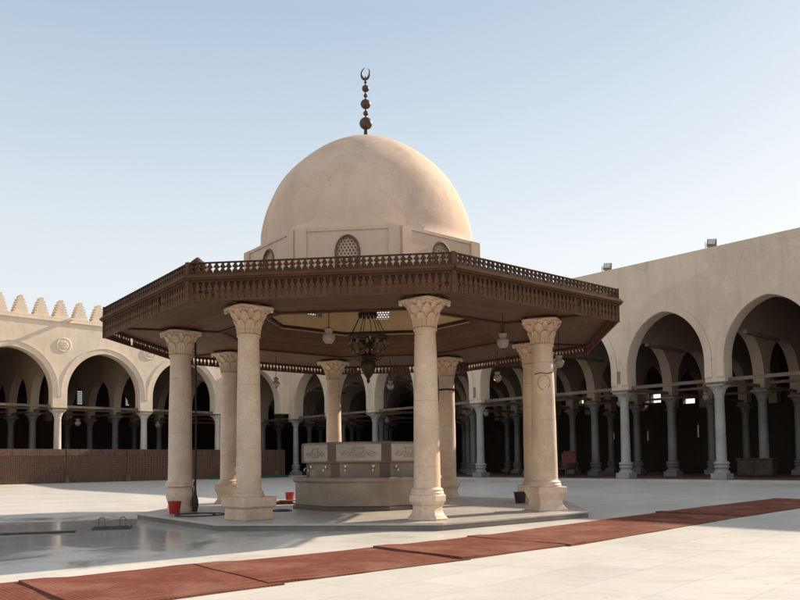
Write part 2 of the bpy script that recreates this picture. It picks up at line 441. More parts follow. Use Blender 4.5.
def archivolt(mb, c, w, zs, za, o0, o1, y0, y1, drop, seg=36):
    pts = [];
    for i in range(seg + 1):
        t = -w + 2 * w * (0.5 - 0.5 * math.cos(PI * i / seg)); pts.append((t, arch_z(abs(t), w, zs, za)))
    pts = [(-w, zs - drop)] + pts + [(w, zs - drop)]
    ring = []
    for i, (x, z) in enumerate(pts):
        a = pts[max(0, i - 1)]; b = pts[min(len(pts) - 1, i + 1)]
        tx, tz = b[0] - a[0], b[1] - a[1]; L = math.hypot(tx, tz); nx, nz = -tz / L, tx / L
        ring.append(((c + x + nx * o0, z + nz * o0), (c + x + nx * o1, z + nz * o1)))
    for (i0, o_0), (i1, o_1) in zip(ring[:-1], ring[1:]):
        mb.add([(i0[0], y0, i0[1]), (o_0[0], y0, o_0[1]), (o_1[0], y0, o_1[1]), (i1[0], y0, i1[1]),
                (i0[0], y1, i0[1]), (o_0[0], y1, o_0[1]), (o_1[0], y1, o_1[1]), (i1[0], y1, i1[1])],
               [(0, 1, 2, 3), (1, 5, 6, 2), (0, 3, 7, 4)])
    for i_, o_ in (ring[0], ring[-1]):
        mb.add([(i_[0], y0, i_[1]), (o_[0], y0, o_[1]), (o_[0], y1, o_[1]), (i_[0], y1, i_[1])], [(0, 1, 2, 3)])

def leafmod(z0, z1, lobes=8, amp=.1):
    def f(a, z):
        t = (z - z0) / (z1 - z0)
        if t <= 0: return 1
        l = abs(math.cos(a * lobes / 2)) ; u = abs(math.sin(a * lobes / 2))
        k = l if t < .55 else u
        tt = (t / .55) if t < .55 else (t - .55) / .45
        return 1 + amp * (k ** .6 - .5) * (math.sin(min(1, tt) * PI * .8) + .15)
    return f

FZ = .356
def portico_column(zfloor, zcap, rad, shaftmat):
    """arcade column at the local origin; returns Empty-less list of (name, mesh) parts"""
    H = zcap - zfloor
    b = MB(); b.box((-.47, -.47, 0), (.47, .47, .34))
    b.lathe([(.46, .34), (.47, .40), (.44, .47), (.36, .52), (.36, .60), (.42, .66), (.44, .72), (.40, .80), (.42, .86), (.46, .92), (.44, 1.0), (rad * 1.12, 1.06)], 20)
    s = MB(); s.lathe([(rad * 1.08, 1.02), (rad * 1.05, 1.3), (rad, H * .55), (rad * .92, H - .78), (rad * 1.0, H - .74), (rad * 1.0, H - .68), (rad * .9, H - .66)], 20)
    c = MB(); c.lathe([(rad * .9, H - .68), (rad * 1.0, H - .6), (rad * 1.15, H - .45), (rad * 1.3, H - .36), (rad * 1.35, H - .28), (rad * 1.9, H - .14), (rad * 2.0, H - .1)], 32, mod=leafmod(H - .68, H - .1, 8, .16))
    c.box((-.52, -.52, H - .1), (.52, .52, H))
    return b, s, c

def arcade(name, label, cat, rot, origin, sp, kcols, k0, k1, y, zcap, pier, zs, za, top, thick, wmat, cmat, tie=True, front=True, group=None, halfpier=0):
    E_ = empty(name, (origin.x, origin.y, 0), rot, label=label, cat=cat, group=group)
    z_imp = zcap + .42
    w = wall_mesh(k0, k1, sp, pier, z_imp, zs, za, top, y - thick / 2, y + thick / 2)
    w.build('wall', wmat, E_, smooth=False)
    bm, sm, cm = portico_column(FZ, zcap, .29, cmat)
    base = col = None
    meshes = None
    for k in kcols:
        if meshes is None:
            o = sm.build('column', cmat, E_, (k * sp, y, FZ)); o1 = bm.build('base', cmat, o); o2 = cm.build('capital', cmat, o)
            im = MB(); im.box((-pier / 2 + .004, -thick / 2 + .004, zcap + .12 - FZ), (pier / 2 - .004, thick / 2 - .004, z_imp - FZ)); im.build('impost_block', wmat, o, smooth=False)
            pl = MB(); pl.box((-pier / 2 - .06, -thick / 2 - .06, zcap - FZ), (pier / 2 + .06, thick / 2 + .06, zcap + .12 - FZ)); pl.build('wooden_plate', M['beam'], o, smooth=False)
            meshes = o
        else:
            o = copy_tree(meshes, E_); o.location = (k * sp, y, FZ); o.rotation_euler = (0, 0, rnd.choice([0, PI]))
    if tie:
        ks = sorted(kcols)
        tb = MB(); tb.box((ks[0] * sp - sp, y - .09, zcap + .16), (ks[-1] * sp, y + .09, zcap + .36))
        tb.build('tie_beam', M['beam'], E_, smooth=False)
    if front:
        av = MB(); archivolt(av, 0, (sp - pier) / 2, zs, za, *front)
        ao = av.build('archivolt', wmat, E_)
        for k in range(k0, k1):
            o = ao if k == k0 else copy_tree(ao, E_)
            o.location = ((k + .5) * sp, 0, 0)
    return E_

def Rloc(s, y, z=0):   # world point of right-local coordinates
    p = P0 + (-d) * s + (-n) * y; return Vector((p.x, p.y, z))
def Lloc(s, y, z=0):
    p = P1 + (-e) * s + (-lout) * y; return Vector((p.x, p.y, z))

ROW = 6.2
RZ, LZ = 5.95, 6.22
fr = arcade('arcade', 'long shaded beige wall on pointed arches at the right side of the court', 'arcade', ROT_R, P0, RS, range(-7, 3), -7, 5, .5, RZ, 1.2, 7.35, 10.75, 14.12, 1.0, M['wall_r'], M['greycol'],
            front=(.02, .44, -.07, .0, 1.0))
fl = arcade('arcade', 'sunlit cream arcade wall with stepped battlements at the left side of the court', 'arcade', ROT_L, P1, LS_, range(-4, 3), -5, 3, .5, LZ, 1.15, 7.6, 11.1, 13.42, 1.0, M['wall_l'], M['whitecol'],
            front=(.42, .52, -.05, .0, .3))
ordn = ['first', 'second', 'third', 'fourth', 'fifth', 'sixth', 'seventh', 'eighth', 'ninth', 'tenth', 'eleventh']
def inner_row(pl, rot, k, sp, zcap, zs, za, label, j0=1, thick=.7, j1=4):
    o_ = pl(k * sp, .5)
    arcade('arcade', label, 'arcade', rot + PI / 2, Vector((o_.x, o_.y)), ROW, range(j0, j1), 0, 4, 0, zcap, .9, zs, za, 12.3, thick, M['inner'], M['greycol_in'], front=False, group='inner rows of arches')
for k in range(-9, 3):
    if k > -7: lab = 'dim inner arches running back from the right arcade, %s column after the corner' % ordn[k + 6]
    elif k == -7: lab = 'dim inner arches running back from the corner column where both arcades meet'
    else: lab = 'dim inner arches deep in the corner hall, %s behind the corner column' % ordn[-k - 8]
    inner_row(Rloc, ROT_R, k, RS, RZ, 6.9, 9.6, lab, 1 if k >= -7 else 0)
for k in range(-3, 3):
    inner_row(Lloc, ROT_L, k, LS_, LZ, 7.1, 9.9, 'dim inner arches running back from the left arcade, %s column before the corner' % ordn[2 - k])

# battlements, cornice, medallions, spout on the left wall
cb = MB(); cb.box((-5 * LS_, -.10, 13.42), (3 * LS_ + .5, 1.05, 13.50)); cb.box((-5 * LS_, -.02, 13.50), (3 * LS_ + .5, 1.0, 13.78))
cb.build('cornice', M['wall_l'], fl, smooth=False)
steps = 6; hh = 1.5; prof = []
for i in range(steps):
    x0 = .60 - .40 * i / steps
    z0 = hh * .86 * i / steps; z1 = hh * .86 * (i + 1) / steps
    prof += [(x0, z0), (x0 + .03, z0 + (z1 - z0) * .35), (x0 + .01, z0 + (z1 - z0) * .62), (x0 - .13, z0 + (z1 - z0) * .70), (x0 - .12, z1)]
prof += [(.13, hh * .88), (.16, hh * .94), (.09, hh)]
poly = prof + [(-x, z) for x, z in reversed(prof)]
first = None
i = 0
s_ = .35 * 1.0 + LS_ * .17 - 1.55 * 24
while s_ < 3 * LS_ + .4:
    if first is None:
        mb = MB(); mb.prism(poly, .1, .9); first = mb.build('merlon', M['wall_l'], fl, (s_, 0, 13.78), smooth=False)
    else:
        o = copy_tree(first, fl); o.location = (s_, 0, 13.78)
    s_ += 1.55
md = None
for k in range(-4, 3):
    if md is None:
        mb = MB()
        T = Matrix.Rotation(PI / 2, 4, 'X')
        mb.lathe([(.60, 0), (.60, .05), (.54, .07), (.50, .03), (.40, .03), (.36, .06), (.0, .06)], 32, T)
        for q in range(8):
            a = q * PI / 4
            mb.lathe([(.10, .05), (.09, .08), (.0, .1)], 10, T @ Matrix.Translation((.23 * math.sin(a), .23 * math.cos(a), 0)))
        mb.lathe([(.09, .05), (.08, .10), (0, .12)], 12, T)
        md = mb.build('medallion', M['wall_l'], fl, (k * LS_ + .25, -.0, 11.55))
    else:
        o = copy_tree(md, fl); o.location = (k * LS_ + .25, 0, 11.55)
sp_ = MB(); sp_.box((-.12, -1.0, 0), (.12, .1, .12)); sp_.box((-.12, -1.0, .12), (-.06, .1, .22)); sp_.box((.06, -1.0, .12), (.12, .1, .22))
sp_.build('rain_spout', M['wall_l'], fl, (.55, 0, 13.5), smooth=False)

# wooden brackets left in the arch jambs of the right arcade
bk = MB(); bk.box((-.12, 1.1, 8.9), (.12, 5.9, 9.1)); bo = bk.build('wooden_strut', M['beam'], fr, smooth=False)
for k in range(-6, 3):
    o = bo if k == -6 else copy_tree(bo, fr)
    o.location = (k * RS - RS * .5 - 1.77, 0, 0)
# hatch / recess mark on the pier
for k in (-1, -3):
    pr = MB(); pr.box((k * RS - .38, -.03, 6.5), (k * RS + .05, -.003, 7.3)); pr.build('wall_panel', M['wall_panel'], fr, smooth=False)

# building shells behind
rb = empty('portico', (P0.x, P0.y, 0), ROT_R, label='dark deep portico hall behind the right arcade with its flat roof', cat='portico')
D = 26.0
def rect_wall(x0, x1, z0, z1, y, th, holes):
    """wall with rectangular openings, laid as columns of boxes"""
    mb = MB(); xs = sorted({x0, x1} | {h[0] for h in holes} | {h[1] for h in holes})
    for a, b in zip(xs[:-1], xs[1:]):
        hs = sorted([(h[2], h[3]) for h in holes if h[0] <= a + 1e-6 and h[1] >= b - 1e-6])
        z = z0
        for h0, h1 in hs:
            mb.box((a, y, z), (b, y + th, h0)); z = h1
        mb.box((a, y, z), (b, y + th, z1))
    return mb
rh = [(17.4, 18.5, 7.2, 8.1), (13.9, 15.1, 6.9, 7.4), (18.85, 19.0, 3.4, 4.6), (13.6, 13.75, 3.6, 5.0), (26.4, 27.0, 7.7, 8.2), (27.5, 27.9, 7.0, 7.3), (36.6, 37.0, 8.3, 8.7)]
rh = [(-b, -a, z0, z1) for a, b, z0, z1 in rh]
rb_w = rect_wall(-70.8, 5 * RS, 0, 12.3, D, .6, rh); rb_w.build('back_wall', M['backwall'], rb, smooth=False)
t_ = MB(); t_.box((-70.8, .95, 12.304), (5 * RS, D + .6, 12.7)); t_.build('roof', M['inner'], rb, smooth=False)
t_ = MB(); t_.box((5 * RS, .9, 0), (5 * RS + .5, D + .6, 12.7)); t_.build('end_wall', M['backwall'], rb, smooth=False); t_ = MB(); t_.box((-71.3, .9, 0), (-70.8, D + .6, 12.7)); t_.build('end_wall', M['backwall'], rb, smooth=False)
lb = empty('portico', (P1.x, P1.y, 0), ROT_L, label='dark portico hall behind the battlemented left arcade with its flat roof', cat='portico')
lh = [(3.3, 4.1, 8.6, 10.3), (10.9, 11.7, 8.8, 10.4), (16.7, 17.6, 8.9, 10.6), (3.4, 4.0, 6.6, 7.6), (-3.6, -2.8, 8.7, 10.3), (20.6, 21.2, 7.7, 8.7)]
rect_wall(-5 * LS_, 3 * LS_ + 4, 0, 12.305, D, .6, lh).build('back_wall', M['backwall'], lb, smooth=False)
t_ = MB(); t_.box((-5 * LS_, .95, 12.31), (3 * LS_ + 2.2, D + .8, 12.75)); t_.build('roof', M['inner'], lb, smooth=False)
t_ = MB(); t_.box((-5 * LS_ - .5, .9, 0), (-5 * LS_, D + .6, 12.7)); t_.build('end_wall', M['backwall'], lb, smooth=False)
for (a, b, z0, z1) in lh:
    mb = MB(); W = b - a; H = z1 - z0
    for q in range(1, 5): mb.box((a + W * q / 5 - .035, D + .2, z0), (a + W * q / 5 + .035, D + .26, z1))
    q = 1
    while q * .2 < H:
        mb.box((a, D + .27, z0 + q * .2 - .04), (b, D + .33, z0 + q * .2 + .04)); q += 1
    mb.build('window_grille', M['inner'], lb, smooth=False)
# portico floors: a step above the court
for nm, rot, o_, x0, x1 in (('portico_floor', ROT_R, P0, -70.8, 5 * RS), ('portico_floor', ROT_L, P1, -5 * LS_, 3 * LS_ - .9)):
    mb = MB(); mb.box((x0, -1.0, -.3), (x1, D + .3, FZ if rot == ROT_R else FZ - .006))
    f_ = mb.build(nm, M['platform'], None, smooth=False); f_.data.materials[0] = M['portico_floor']; f_.location = (o_.x, o_.y, 0); f_.rotation_euler = (0, 0, rot)
    tag(f_, kind='structure')
    mb = MB(); mb.box((x0, -1.32, -.3), (x1 - (1.0 if rot == ROT_L else 0), -1.003, FZ + .003)); f_ = mb.build('kerb', M['platform'], None, smooth=False); f_.location = (o_.x, o_.y, 0); f_.rotation_euler = (0, 0, rot); tag(f_, kind='structure')

for hall, x0, x1, zz in ((rb, -9 * RS, 3 * RS, RZ + .17), (lb, -4 * LS_, 3 * LS_, LZ + .17)):
    for j in (1, 2):
        mb = MB(); mb.box((x0, .5 + ROW * j - .08, zz + .21), (x1, .5 + ROW * j + .08, zz + .38)); mb.build('tie_beam', M['beam'], hall, smooth=False)
# floodlights on the right wall
def floodlight(s, z, label, rz):
    p = Rloc(s, .4, z); t = empty('floodlight', p, ROT_R + rz, label=label, cat='floodlight', group='floodlights on the roof edge')
    mb = MB(); mb.box((-.27, -.13, .18), (.27, .13, .64)); mb.box((-.22, -.18, .22), (.22, -.13, .60))
    h = mb.build('lamp_head', M['lampgrey'], t, bevel=.02); h.rotation_euler = (R(-18), R(6), 0)
    mb = MB(); mb.box((-.32, -.04, 0), (-.29, .04, .45)); mb.box((.29, -.04, 0), (.32, .04, .45)); mb.box((-.32, -.05, 0), (.32, .05, .04)); mb.build('bracket', M['iron'], t, smooth=False)
    mb = MB(); mb.box((-.20, -.195, .24), (.20, -.182, .58)); g = mb.build('glass_front', M['glass'], t, smooth=False); g.rotation_euler = h.rotation_euler
floodlight(-.13, 14.12, 'grey floodlight on the right wall top, the nearer one by the right edge', R(20))
floodlight(-7.25, 14.12, 'grey floodlight on the right wall top, the farther one just right of the eaves', R(20))

# red-brown screen along the left arcade
sc = empty('wooden_screen', (P1.x, P1.y, 0), ROT_L, label='long low red brown lattice screen in front of the left arcade', cat='screen')
ypos = -1.5; pw = 5.0; x = -25.0; ztop = 2.92
protoP = None
while x < 3 * LS_ - 1.2:
    pw_ = min(pw, 3 * LS_ - 1.0 - x)
    mb = MB(); mb.box((x + .02, ypos, .25), (x + pw_ - .02, ypos + .1, ztop - .532)); 
    q = .27
    while q < pw_ - .1:
        mb.box((x + q - .018, ypos - .03, .27), (x + q + .018, ypos - .002, ztop - .56)); q += .27
    q = .45
    while q < ztop - .7:
        mb.box((x + .03, ypos - .018, q - .015), (x + pw_ - .03, ypos - .001, q + .015)); q += .38
    mb.build('screen_panel', M['screen'], sc, smooth=False)
    mb = MB()
    for q in range(5):
        mb.box((x + .02 + q * (pw_ - .04) / 5, ypos - .03, ztop - .53), (x + (q + 1) * (pw_ - .04) / 5, ypos + .13, ztop))
    mb.build('top_rail', M['screen_cap'], sc, smooth=False, bevel=.012)
    mb = MB(); mb.prism([(x - .12, .22), (x + .12, .22), (x + .03, .85), (x - .03, .85)], ypos - .5, ypos - .01); mb.build('foot', M['beam'], sc, smooth=False)
    x += pw
for o in list(sc.children):
    pass
# green carpet edge at the foot of the screen by the corner
mb = MB(); mb.box((12.5, -2.5, .15), (3 * LS_ - 1.3, -1.62, .42)); g_ = mb.build('carpet_roll', M['green'], None, smooth=False)
g_.location = (P1.x, P1.y, 0); g_.rotation_euler = (0, 0, ROT_L); tag(g_, 'low green carpet roll lying at the foot of the red brown screen', 'carpet')

# ------------------------------------------------------------------ pavilion
TH = -.1092
pv = empty('pavilion', (CX, CY, 0), 0, label='octagonal ablution pavilion with plaster dome, wide wooden eaves and eight marble columns', cat='pavilion')
def oct_pt(k, r): a = TH + k * PI / 4; return Vector((r * math.sin(a), -r * math.cos(a)))
def octprof(prof, rot=TH + PI / 8): return MB().lathe([(r, z) for r, z in prof], 8, rot=rot)
HP = .18; ZT = 5.6
# platform
octprof([(7.0, -.05), (7.04, .0), (7.04, HP - .06)]).build('platform_kerb', M['kerb'], pv, smooth=False)
octprof([(6.98, HP - .059), (7.07, HP - .055), (7.07, HP - .012), (7.05, HP), (0.01, HP)]).build('platform_top', M['platform'], pv, smooth=False)

cols = {'A': (-3.87, 19.02), 'B': (.65, 18.37), 'C': (4.10, 21.21), 'D': (4.55, 25.62), 'E': (1.83, 28.93), 'F': (-2.63, 29.54), 'G': (-6.18, 26.95), 'H': (-6.63, 22.44)}
def big_capital(r0, rtop, h, z0, lobes=8):
    mb = MB()
    mb.lathe([(r0 * 1.0, z0 - .08), (r0 * 1.13, z0 - .07), (r0 * 1.15, z0 - .035), (r0 * 1.1, z0), (r0 * .98, z0 + .01)], 40)
    N = 128; rings = 40; vs = []; fs = []
    for j in range(rings + 1):
        t = j / rings; z = z0 + .01 + h * .90 * t
        for i in range(N):
            a = 2 * PI * i / N
            sq = 1 + .07 * t ** 3 * math.cos(4 * a)                      # corners reach out under the abacus
            rb = (r0 * 1.0 + .05 * t + (rtop * .86 - r0 - .05) * t ** 3.2) * sq
            def leaf(ph, t0, t1, amp, width):
                x = ((a * lobes / (2 * PI) + ph) % 1) - .5
                if t < t0 or t > t1: return 0
                u = (t - t0) / (t1 - t0)
                half = width * math.sqrt(max(0, 1 - max(0, (u - .5) / .5) ** 2))
                q = abs(x) / (half + 1e-6)
                if q > 1: return 0
                rim = .028 if q > .78 or u > .93 else 0
                return amp * (.25 + .75 * u ** 2.5) + rim
            rr = rb + max(leaf(0, 0, .55, .055, .46), leaf(.5, .0, .86, .045, .44) , leaf(0, .5, .98, .03, .22))
            vs.append((rr * math.sin(a), -rr * math.cos(a), z))
    for j in range(rings):
        for i in range(N):
            k = (i + 1) % N; fs.append((j * N + i, j * N + k, (j + 1) * N + k, (j + 1) * N + i))
    fs.append(tuple(rings * N + i for i in range(N)))
    mb.add(vs, fs)
    ab = []
    for q in range(4):
        for i in range(9):
            a = q * PI / 2 + (-.5 + i / 8) * PI / 2 * .94
            ph = abs((i / 8) - .5) * 2
            rr = rtop * (.86 + .20 * ph ** 2)
            ab.append((rr * math.sin(a), -rr * math.cos(a)))
    zt = z0 + h; N = len(ab)
    vs = [(x * .97, y * .97, zt - .085) for x, y in ab] + [(x, y, zt - .05) for x, y in ab] + [(x, y, zt - .02) for x, y in ab] + [(x * .95, y * .95, zt) for x, y in ab]
    fs = [tuple(reversed(range(N))), tuple(range(3 * N, 4 * N))]
    for L in range(3):
        for i in range(N): k = (i + 1) % N; fs.append((L * N + i, L * N + k, (L + 1) * N + k, (L + 1) * N + i))
    mb.add(vs, fs)
    for q in range(8):
        a = q * PI / 4
        corner = q % 2
        rr = rtop * (.97 if corner else .84)
        rad = .055 if corner else .05
        T = Matrix.Translation((rr * math.sin(a), -rr * math.cos(a), zt - (.10 if corner else .07)))
        mb.lathe([(0, -rad), (rad * .7, -rad * .7), (rad, 0), (rad * .7, rad * .7), (0, rad)], 10, T)
    return mb
baseprofs = {
 'sq': (4, [(.62, 0), (.64, .03), (.62, .30), (.66, .305), (.72, .34), (.73, .57), (.66, .58)]),
 'oct': (8, [(.53, 0), (.54, .04), (.45, .12), (.40, .24), (.40, .34), (.46, .42), (.49, .46), (.49, .60), (.45, .61)]),
 'vase': (4, [(.66, 0), (.66, .03), (.52, .16), (.50, .30), (.62, .48), (.64, .50), (.64, .66), (.60, .68)]),
 'bulb': (24, [(.40, 0), (.41, .08), (.36, .17), (.35, .24), (.39, .36), (.42, .48), (.42, .58), (.39, .70), (.35, .76)]),
}
spec = {'A': ('sq', R(3), .265, .315, 1.0), 'B': ('oct', R(22), .26, .33, .95), 'C': ('vase', R(62), .29, .36, .95), 'D': ('sq', R(30), .27, .31, .9),
        'E': ('oct', R(10), .29, .33, .95), 'F': ('sq', R(45), .26, .31, 1), 'G': ('vase', R(45), .28, .33, .95), 'H': ('bulb', 0, .30, .35, .95)}
for nm, (cx, cy) in cols.items():
    kind, rot, rt, rbm, hs = spec[nm]
    N, bp = baseprofs[kind]; zb = bp[-1][1]
    capz = ZT - .70
    sh = MB(); prof = [(rbm * 1.24, zb), (rbm * 1.24, zb + .05), (rbm * 1.17, zb + .08), (rbm * 1.2, zb + .12), (rbm * 1.08, zb + .16)]
    Hs = capz - HP
    for i in range(13):
        t = i / 12; z = zb + .18 + (Hs - zb - .20) * t
        prof.append((rbm + (rt - rbm) * t - .012 * math.sin(PI * t) * -1 + rnd.uniform(-.003, .003), z))
    ph_ = rnd.uniform(0, 6)
    sh.lathe(prof, 48, mod=lambda a, z: 1 + .008 * math.sin(3 * a + z * 1.9 + ph_) * math.sin(1.3 * z + ph_) + .005 * math.sin(7 * a - z * 4.7) * math.sin(5.1 * z + 2 * ph_))
    o = sh.build('column', M['colstone'], pv, (cx - CX, cy - CY, HP))
    o.rotation_euler = (0, 0, rnd.uniform(0, 6))
    mb = MB().lathe([(r * .97, z) for r, z in bp], N, rot=0)
    b_ = mb.build('base', M['colstone'], o, bevel=.012, ang=30); b_.rotation_euler = (0, 0, rot - o.rotation_euler[2])
    cm = big_capital(rt, .62, .70, capz - HP); c_ = cm.build('capital', M['colstone'], o, ang=40); c_.rotation_euler = (0, 0, R(45) + TH - o.rotation_euler[2] + rot * .5)
    if nm == 'E':
        rg = MB().lathe([(rt * 1.08, 4.15), (rt * 1.08, 4.22)], 28); rg.build('iron_band', M['iron'], o)
    if nm == 'C':
        rw_ = MB().tube([(.17 * math.cos(t) , -.315 - .015 * math.sin(t * 2), 3.60 + .21 * math.sin(t)) for t in [2 * PI * i / 24 for i in range(24)]], .006, 5, True)
        rw_.tube([(-.25, -.24, 3.84), (-.1, -.315, 3.88), (.08, -.32, 3.85), (.25, -.25, 3.89)], .013, 5)
        w_ = rw_.build('wire_loop', M['fountain_dark'], o); w_.rotation_euler = (0, 0, -.1 - o.rotation_euler[2])
    # timber pad on the capital
    pd = MB(); pd.box((-.42, -.42, ZT - HP - .001), (.42, .42, ZT - HP + .06)); p_ = pd.build('timber_pad', M['wood'], o, smooth=False); p_.rotation_euler = (0, 0, TH - o.rotation_euler[2])

# ceiling soffit between eaves and the ring opening
def ring_mesh(r0, z0, r1, z1, th=.05):
    mb = MB()
    for k in range(8):
        a0, a1 = oct_pt(k + .5, r0), oct_pt(k + 1.5, r0); b0, b1 = oct_pt(k + .5, r1), oct_pt(k + 1.5, r1)
        mb.add([(*a0, z0), (*a1, z0), (*b1, z1), (*b0, z1), (*a0, z0 + th), (*a1, z0 + th), (*b1, z1 + th), (*b0, z1 + th)],
               [(0, 1, 2, 3), (4, 5, 6, 7), (0, 1, 5, 4), (2, 3, 7, 6)])
    return mb
RE = 8.0; ZS = ZT + .063; RO = 4.75
ring_mesh(RE - .08, ZS, RO, ZS).build('soffit', M['soffit'], pv, smooth=False)
# ribs of the soffit
for k in range(8):
    rbm_ = MB()
    p, q = oct_pt(k + .5, RO), oct_pt(k + .5, RE - .1); v = (q - p).normalized(); w = Vector((-v.y, v.x)) * .07
    rbm_.add([(*(p - w), ZS - .05), (*(p + w), ZS - .05), (*(q + w), ZS - .05), (*(q - w), ZS - .05), (*(p - w), ZS - .002), (*(p + w), ZS - .002), (*(q + w), ZS - .002), (*(q - w), ZS - .002)],
             [(0, 1, 2, 3), (0, 1, 5, 4), (1, 2, 6, 5), (2, 3, 7, 6), (3, 0, 4, 7)])
    rbm_.build('soffit_rib', M['wood'], pv, smooth=False)
ring_mesh(RO, ZS - .04, RO - .18, ZS - .04, .12).build('opening_trim', M['wood'], pv, smooth=False)
ring_mesh(RO - .18, ZS + .01, 3.52, 6.36, .04).build('sloping_lining', M['soffit'], pv, smooth=False)
ring_mesh(3.58, 6.32, 3.44, 6.32, .09).build('lining_trim', M['wood'], pv, smooth=False)
# roof deck
ring_mesh(RE - .02, 5.86, 3.7, 6.5, .06).build('roof_deck', M['roofing'], pv, smooth=False)

# eaves fascia and railing, one panel per side
side = (oct_pt(.5, RE) - oct_pt(-.5, RE)).length
def baluster(w, h, z0):    # flat two-tier silhouette
    p = [(.50, 0), (.50, .16), (.46, .24), (.30, .32), (.20, .42), (.18, .46), (.34, .49), (.36, .53), (.52, .56), (.50, .62), (.32, .72), (.20, .84), (.17, .92), (.26, .95), (.26, 1.0)]
    r = [(x * w, z0 + z * h) for x, z in p]
    return r + [(-x, z) for x, z in reversed(r)]
NB = 41; per = side / NB
rail = MB(); fas = MB(); sol = MB(); mol = MB(); back = MB()
for i in range(NB):
    x = -side / 2 + per * (i + .5)
    jit = Matrix.Translation((x + rnd.uniform(-.006, .006), rnd.uniform(-.004, .004), 0))
    rail.prism(baluster(per * rnd.uniform(.85, .93), .245, 5.99), -.02, .03, jit)
    if i != 29: fas.prism(baluster(per * rnd.uniform(.78, .86), .40, 5.385), -.015, .02, jit)
rail.box((-side / 2, -.03, 6.225), (side / 2, .04, 6.25)); rail.box((-side / 2, -.025, 5.965), (side / 2, .035, 5.995))
fas.box((-side / 2, -.02, 5.345), (side / 2, .03, 5.39))
back.box((-side / 2, .035, 5.60), (side / 2, .075, 5.84))
sol.box((-side / 2, -.03, 5.78), (side / 2, .08, 5.835))
mol.box((-side / 2 - .02, -.10, 5.835), (side / 2 + .02, .06, 5.87)); mol.box((-side / 2 - .03, -.14, 5.872), (side / 2 + .03, .06, 5.915)); mol.box((-side / 2 - .02, -.09, 5.917), (side / 2 + .02, .06, 5.963))
protos = None
for k in range(8):
    a = TH + k * PI / 4; m_ = (oct_pt(k - .5, RE) + oct_pt(k + .5, RE)) / 2
    if protos is None:
        protos = [rail.build('railing', M['wood'], pv, smooth=False), fas.build('fascia_lattice', M['wood_lit'], pv, smooth=False),
                  sol.build('fascia_rail', M['wood'], pv, smooth=False), mol.build('eaves_moulding', M['wood_lit'], pv, smooth=False), back.build('fascia_backing', M['wood'], pv, smooth=False)]
        cur = protos
    else:
        cur = [copy_tree(o, pv) for o in protos]
    for o in cur: o.location = (m_.x, m_.y, 0); o.rotation_euler = (0, 0, a)
# corner posts
cp = None
for k in range(8):
    p = oct_pt(k + .5, RE)
    if cp is None:
        mb = MB(); mb.box((-.05, -.05, 5.34), (.05, .05, 6.26)); cp = mb.build('corner_post', M['wood_lit'], pv, smooth=False); o = cp
    else: o = copy_tree(cp, pv)
    o.location = (p.x, p.y, 0); o.rotation_euler = (0, 0, TH + (k + .5) * PI / 4)
mb = MB(); mb.lathe([(.26, 5.965), (.26, 6.2), (.2, 6.3), (.03, 6.45)], 8); p = oct_pt(-.5, RE - .3); mb.build('corner_cap', M['wood'], pv, (p.x, p.y, 0))

# drum: octagon with recessed panels and arched lattice windows
RB = 3.92; ZD0, ZD1 = 6.28, 8.13
bs_ = (oct_pt(.5, RB) - oct_pt(-.5, RB)).length
inr = RB * math.cos(PI / 8)
ww, wz0, wz1, wza = .34, 6.86, 7.48, 7.92
def drum_face():
    mb = MB(); h = bs_ / 2; T = .34
    def zlo(x): return arch_z(abs(x), ww, wz1, wza)
    xs = [-h, -ww] + [-ww + 2 * ww * i / 16 for i in range(1, 16)] + [ww, h]
    for y in (0, T):
        hh_ = h if y == 0 else h - T * math.tan(PI / 8)
        for s in (-1, 1):
            mb.add([(s * hh_, y, ZD0), (s * ww, y, ZD0), (s * ww, y, ZD1), (s * hh_, y, ZD1)], [(0, 1, 2, 3)])
        mb.add([(-ww, y, ZD0), (ww, y, ZD0), (ww, y, wz0), (-ww, y, wz0)], [(0, 1, 2, 3)])
        for i in range(16):
            a = -ww + 2 * ww * i / 16; b = -ww + 2 * ww * (i + 1) / 16
            mb.add([(a, y, zlo(a)), (b, y, zlo(b)), (b, y, ZD1), (a, y, ZD1)], [(0, 1, 2, 3)])
    loop = [(-ww, wz0)] + [(-ww + 2 * ww * i / 16, zlo(-ww + 2 * ww * i / 16)) for i in range(17)] + [(ww, wz0)]
    for (a, b) in zip(loop, loop[1:] + loop[:1]):
        mb.add([(a[0], 0, a[1]), (b[0], 0, b[1]), (b[0], T, b[1]), (a[0], T, a[1])], [(0, 1, 2, 3)])
    mb.add([(-h, 0, ZD1), (h, 0, ZD1), (h - T * math.tan(PI / 8), T, ZD1), (-h + T * math.tan(PI / 8), T, ZD1)], [(0, 1, 2, 3)])
    # raised pilaster strips and top strip round the recessed panel
    for s in (-1, 1):
        x0, x1 = sorted((s * (h - .02), s * (h - .34)))
        mb.box((x0, -.05, ZD0), (x1, -.002, ZD1 + .02))
    mb.box((-h + .341, -.03, ZD1 - .07), (h - .341, -.002, ZD1 + .02))
    return mb
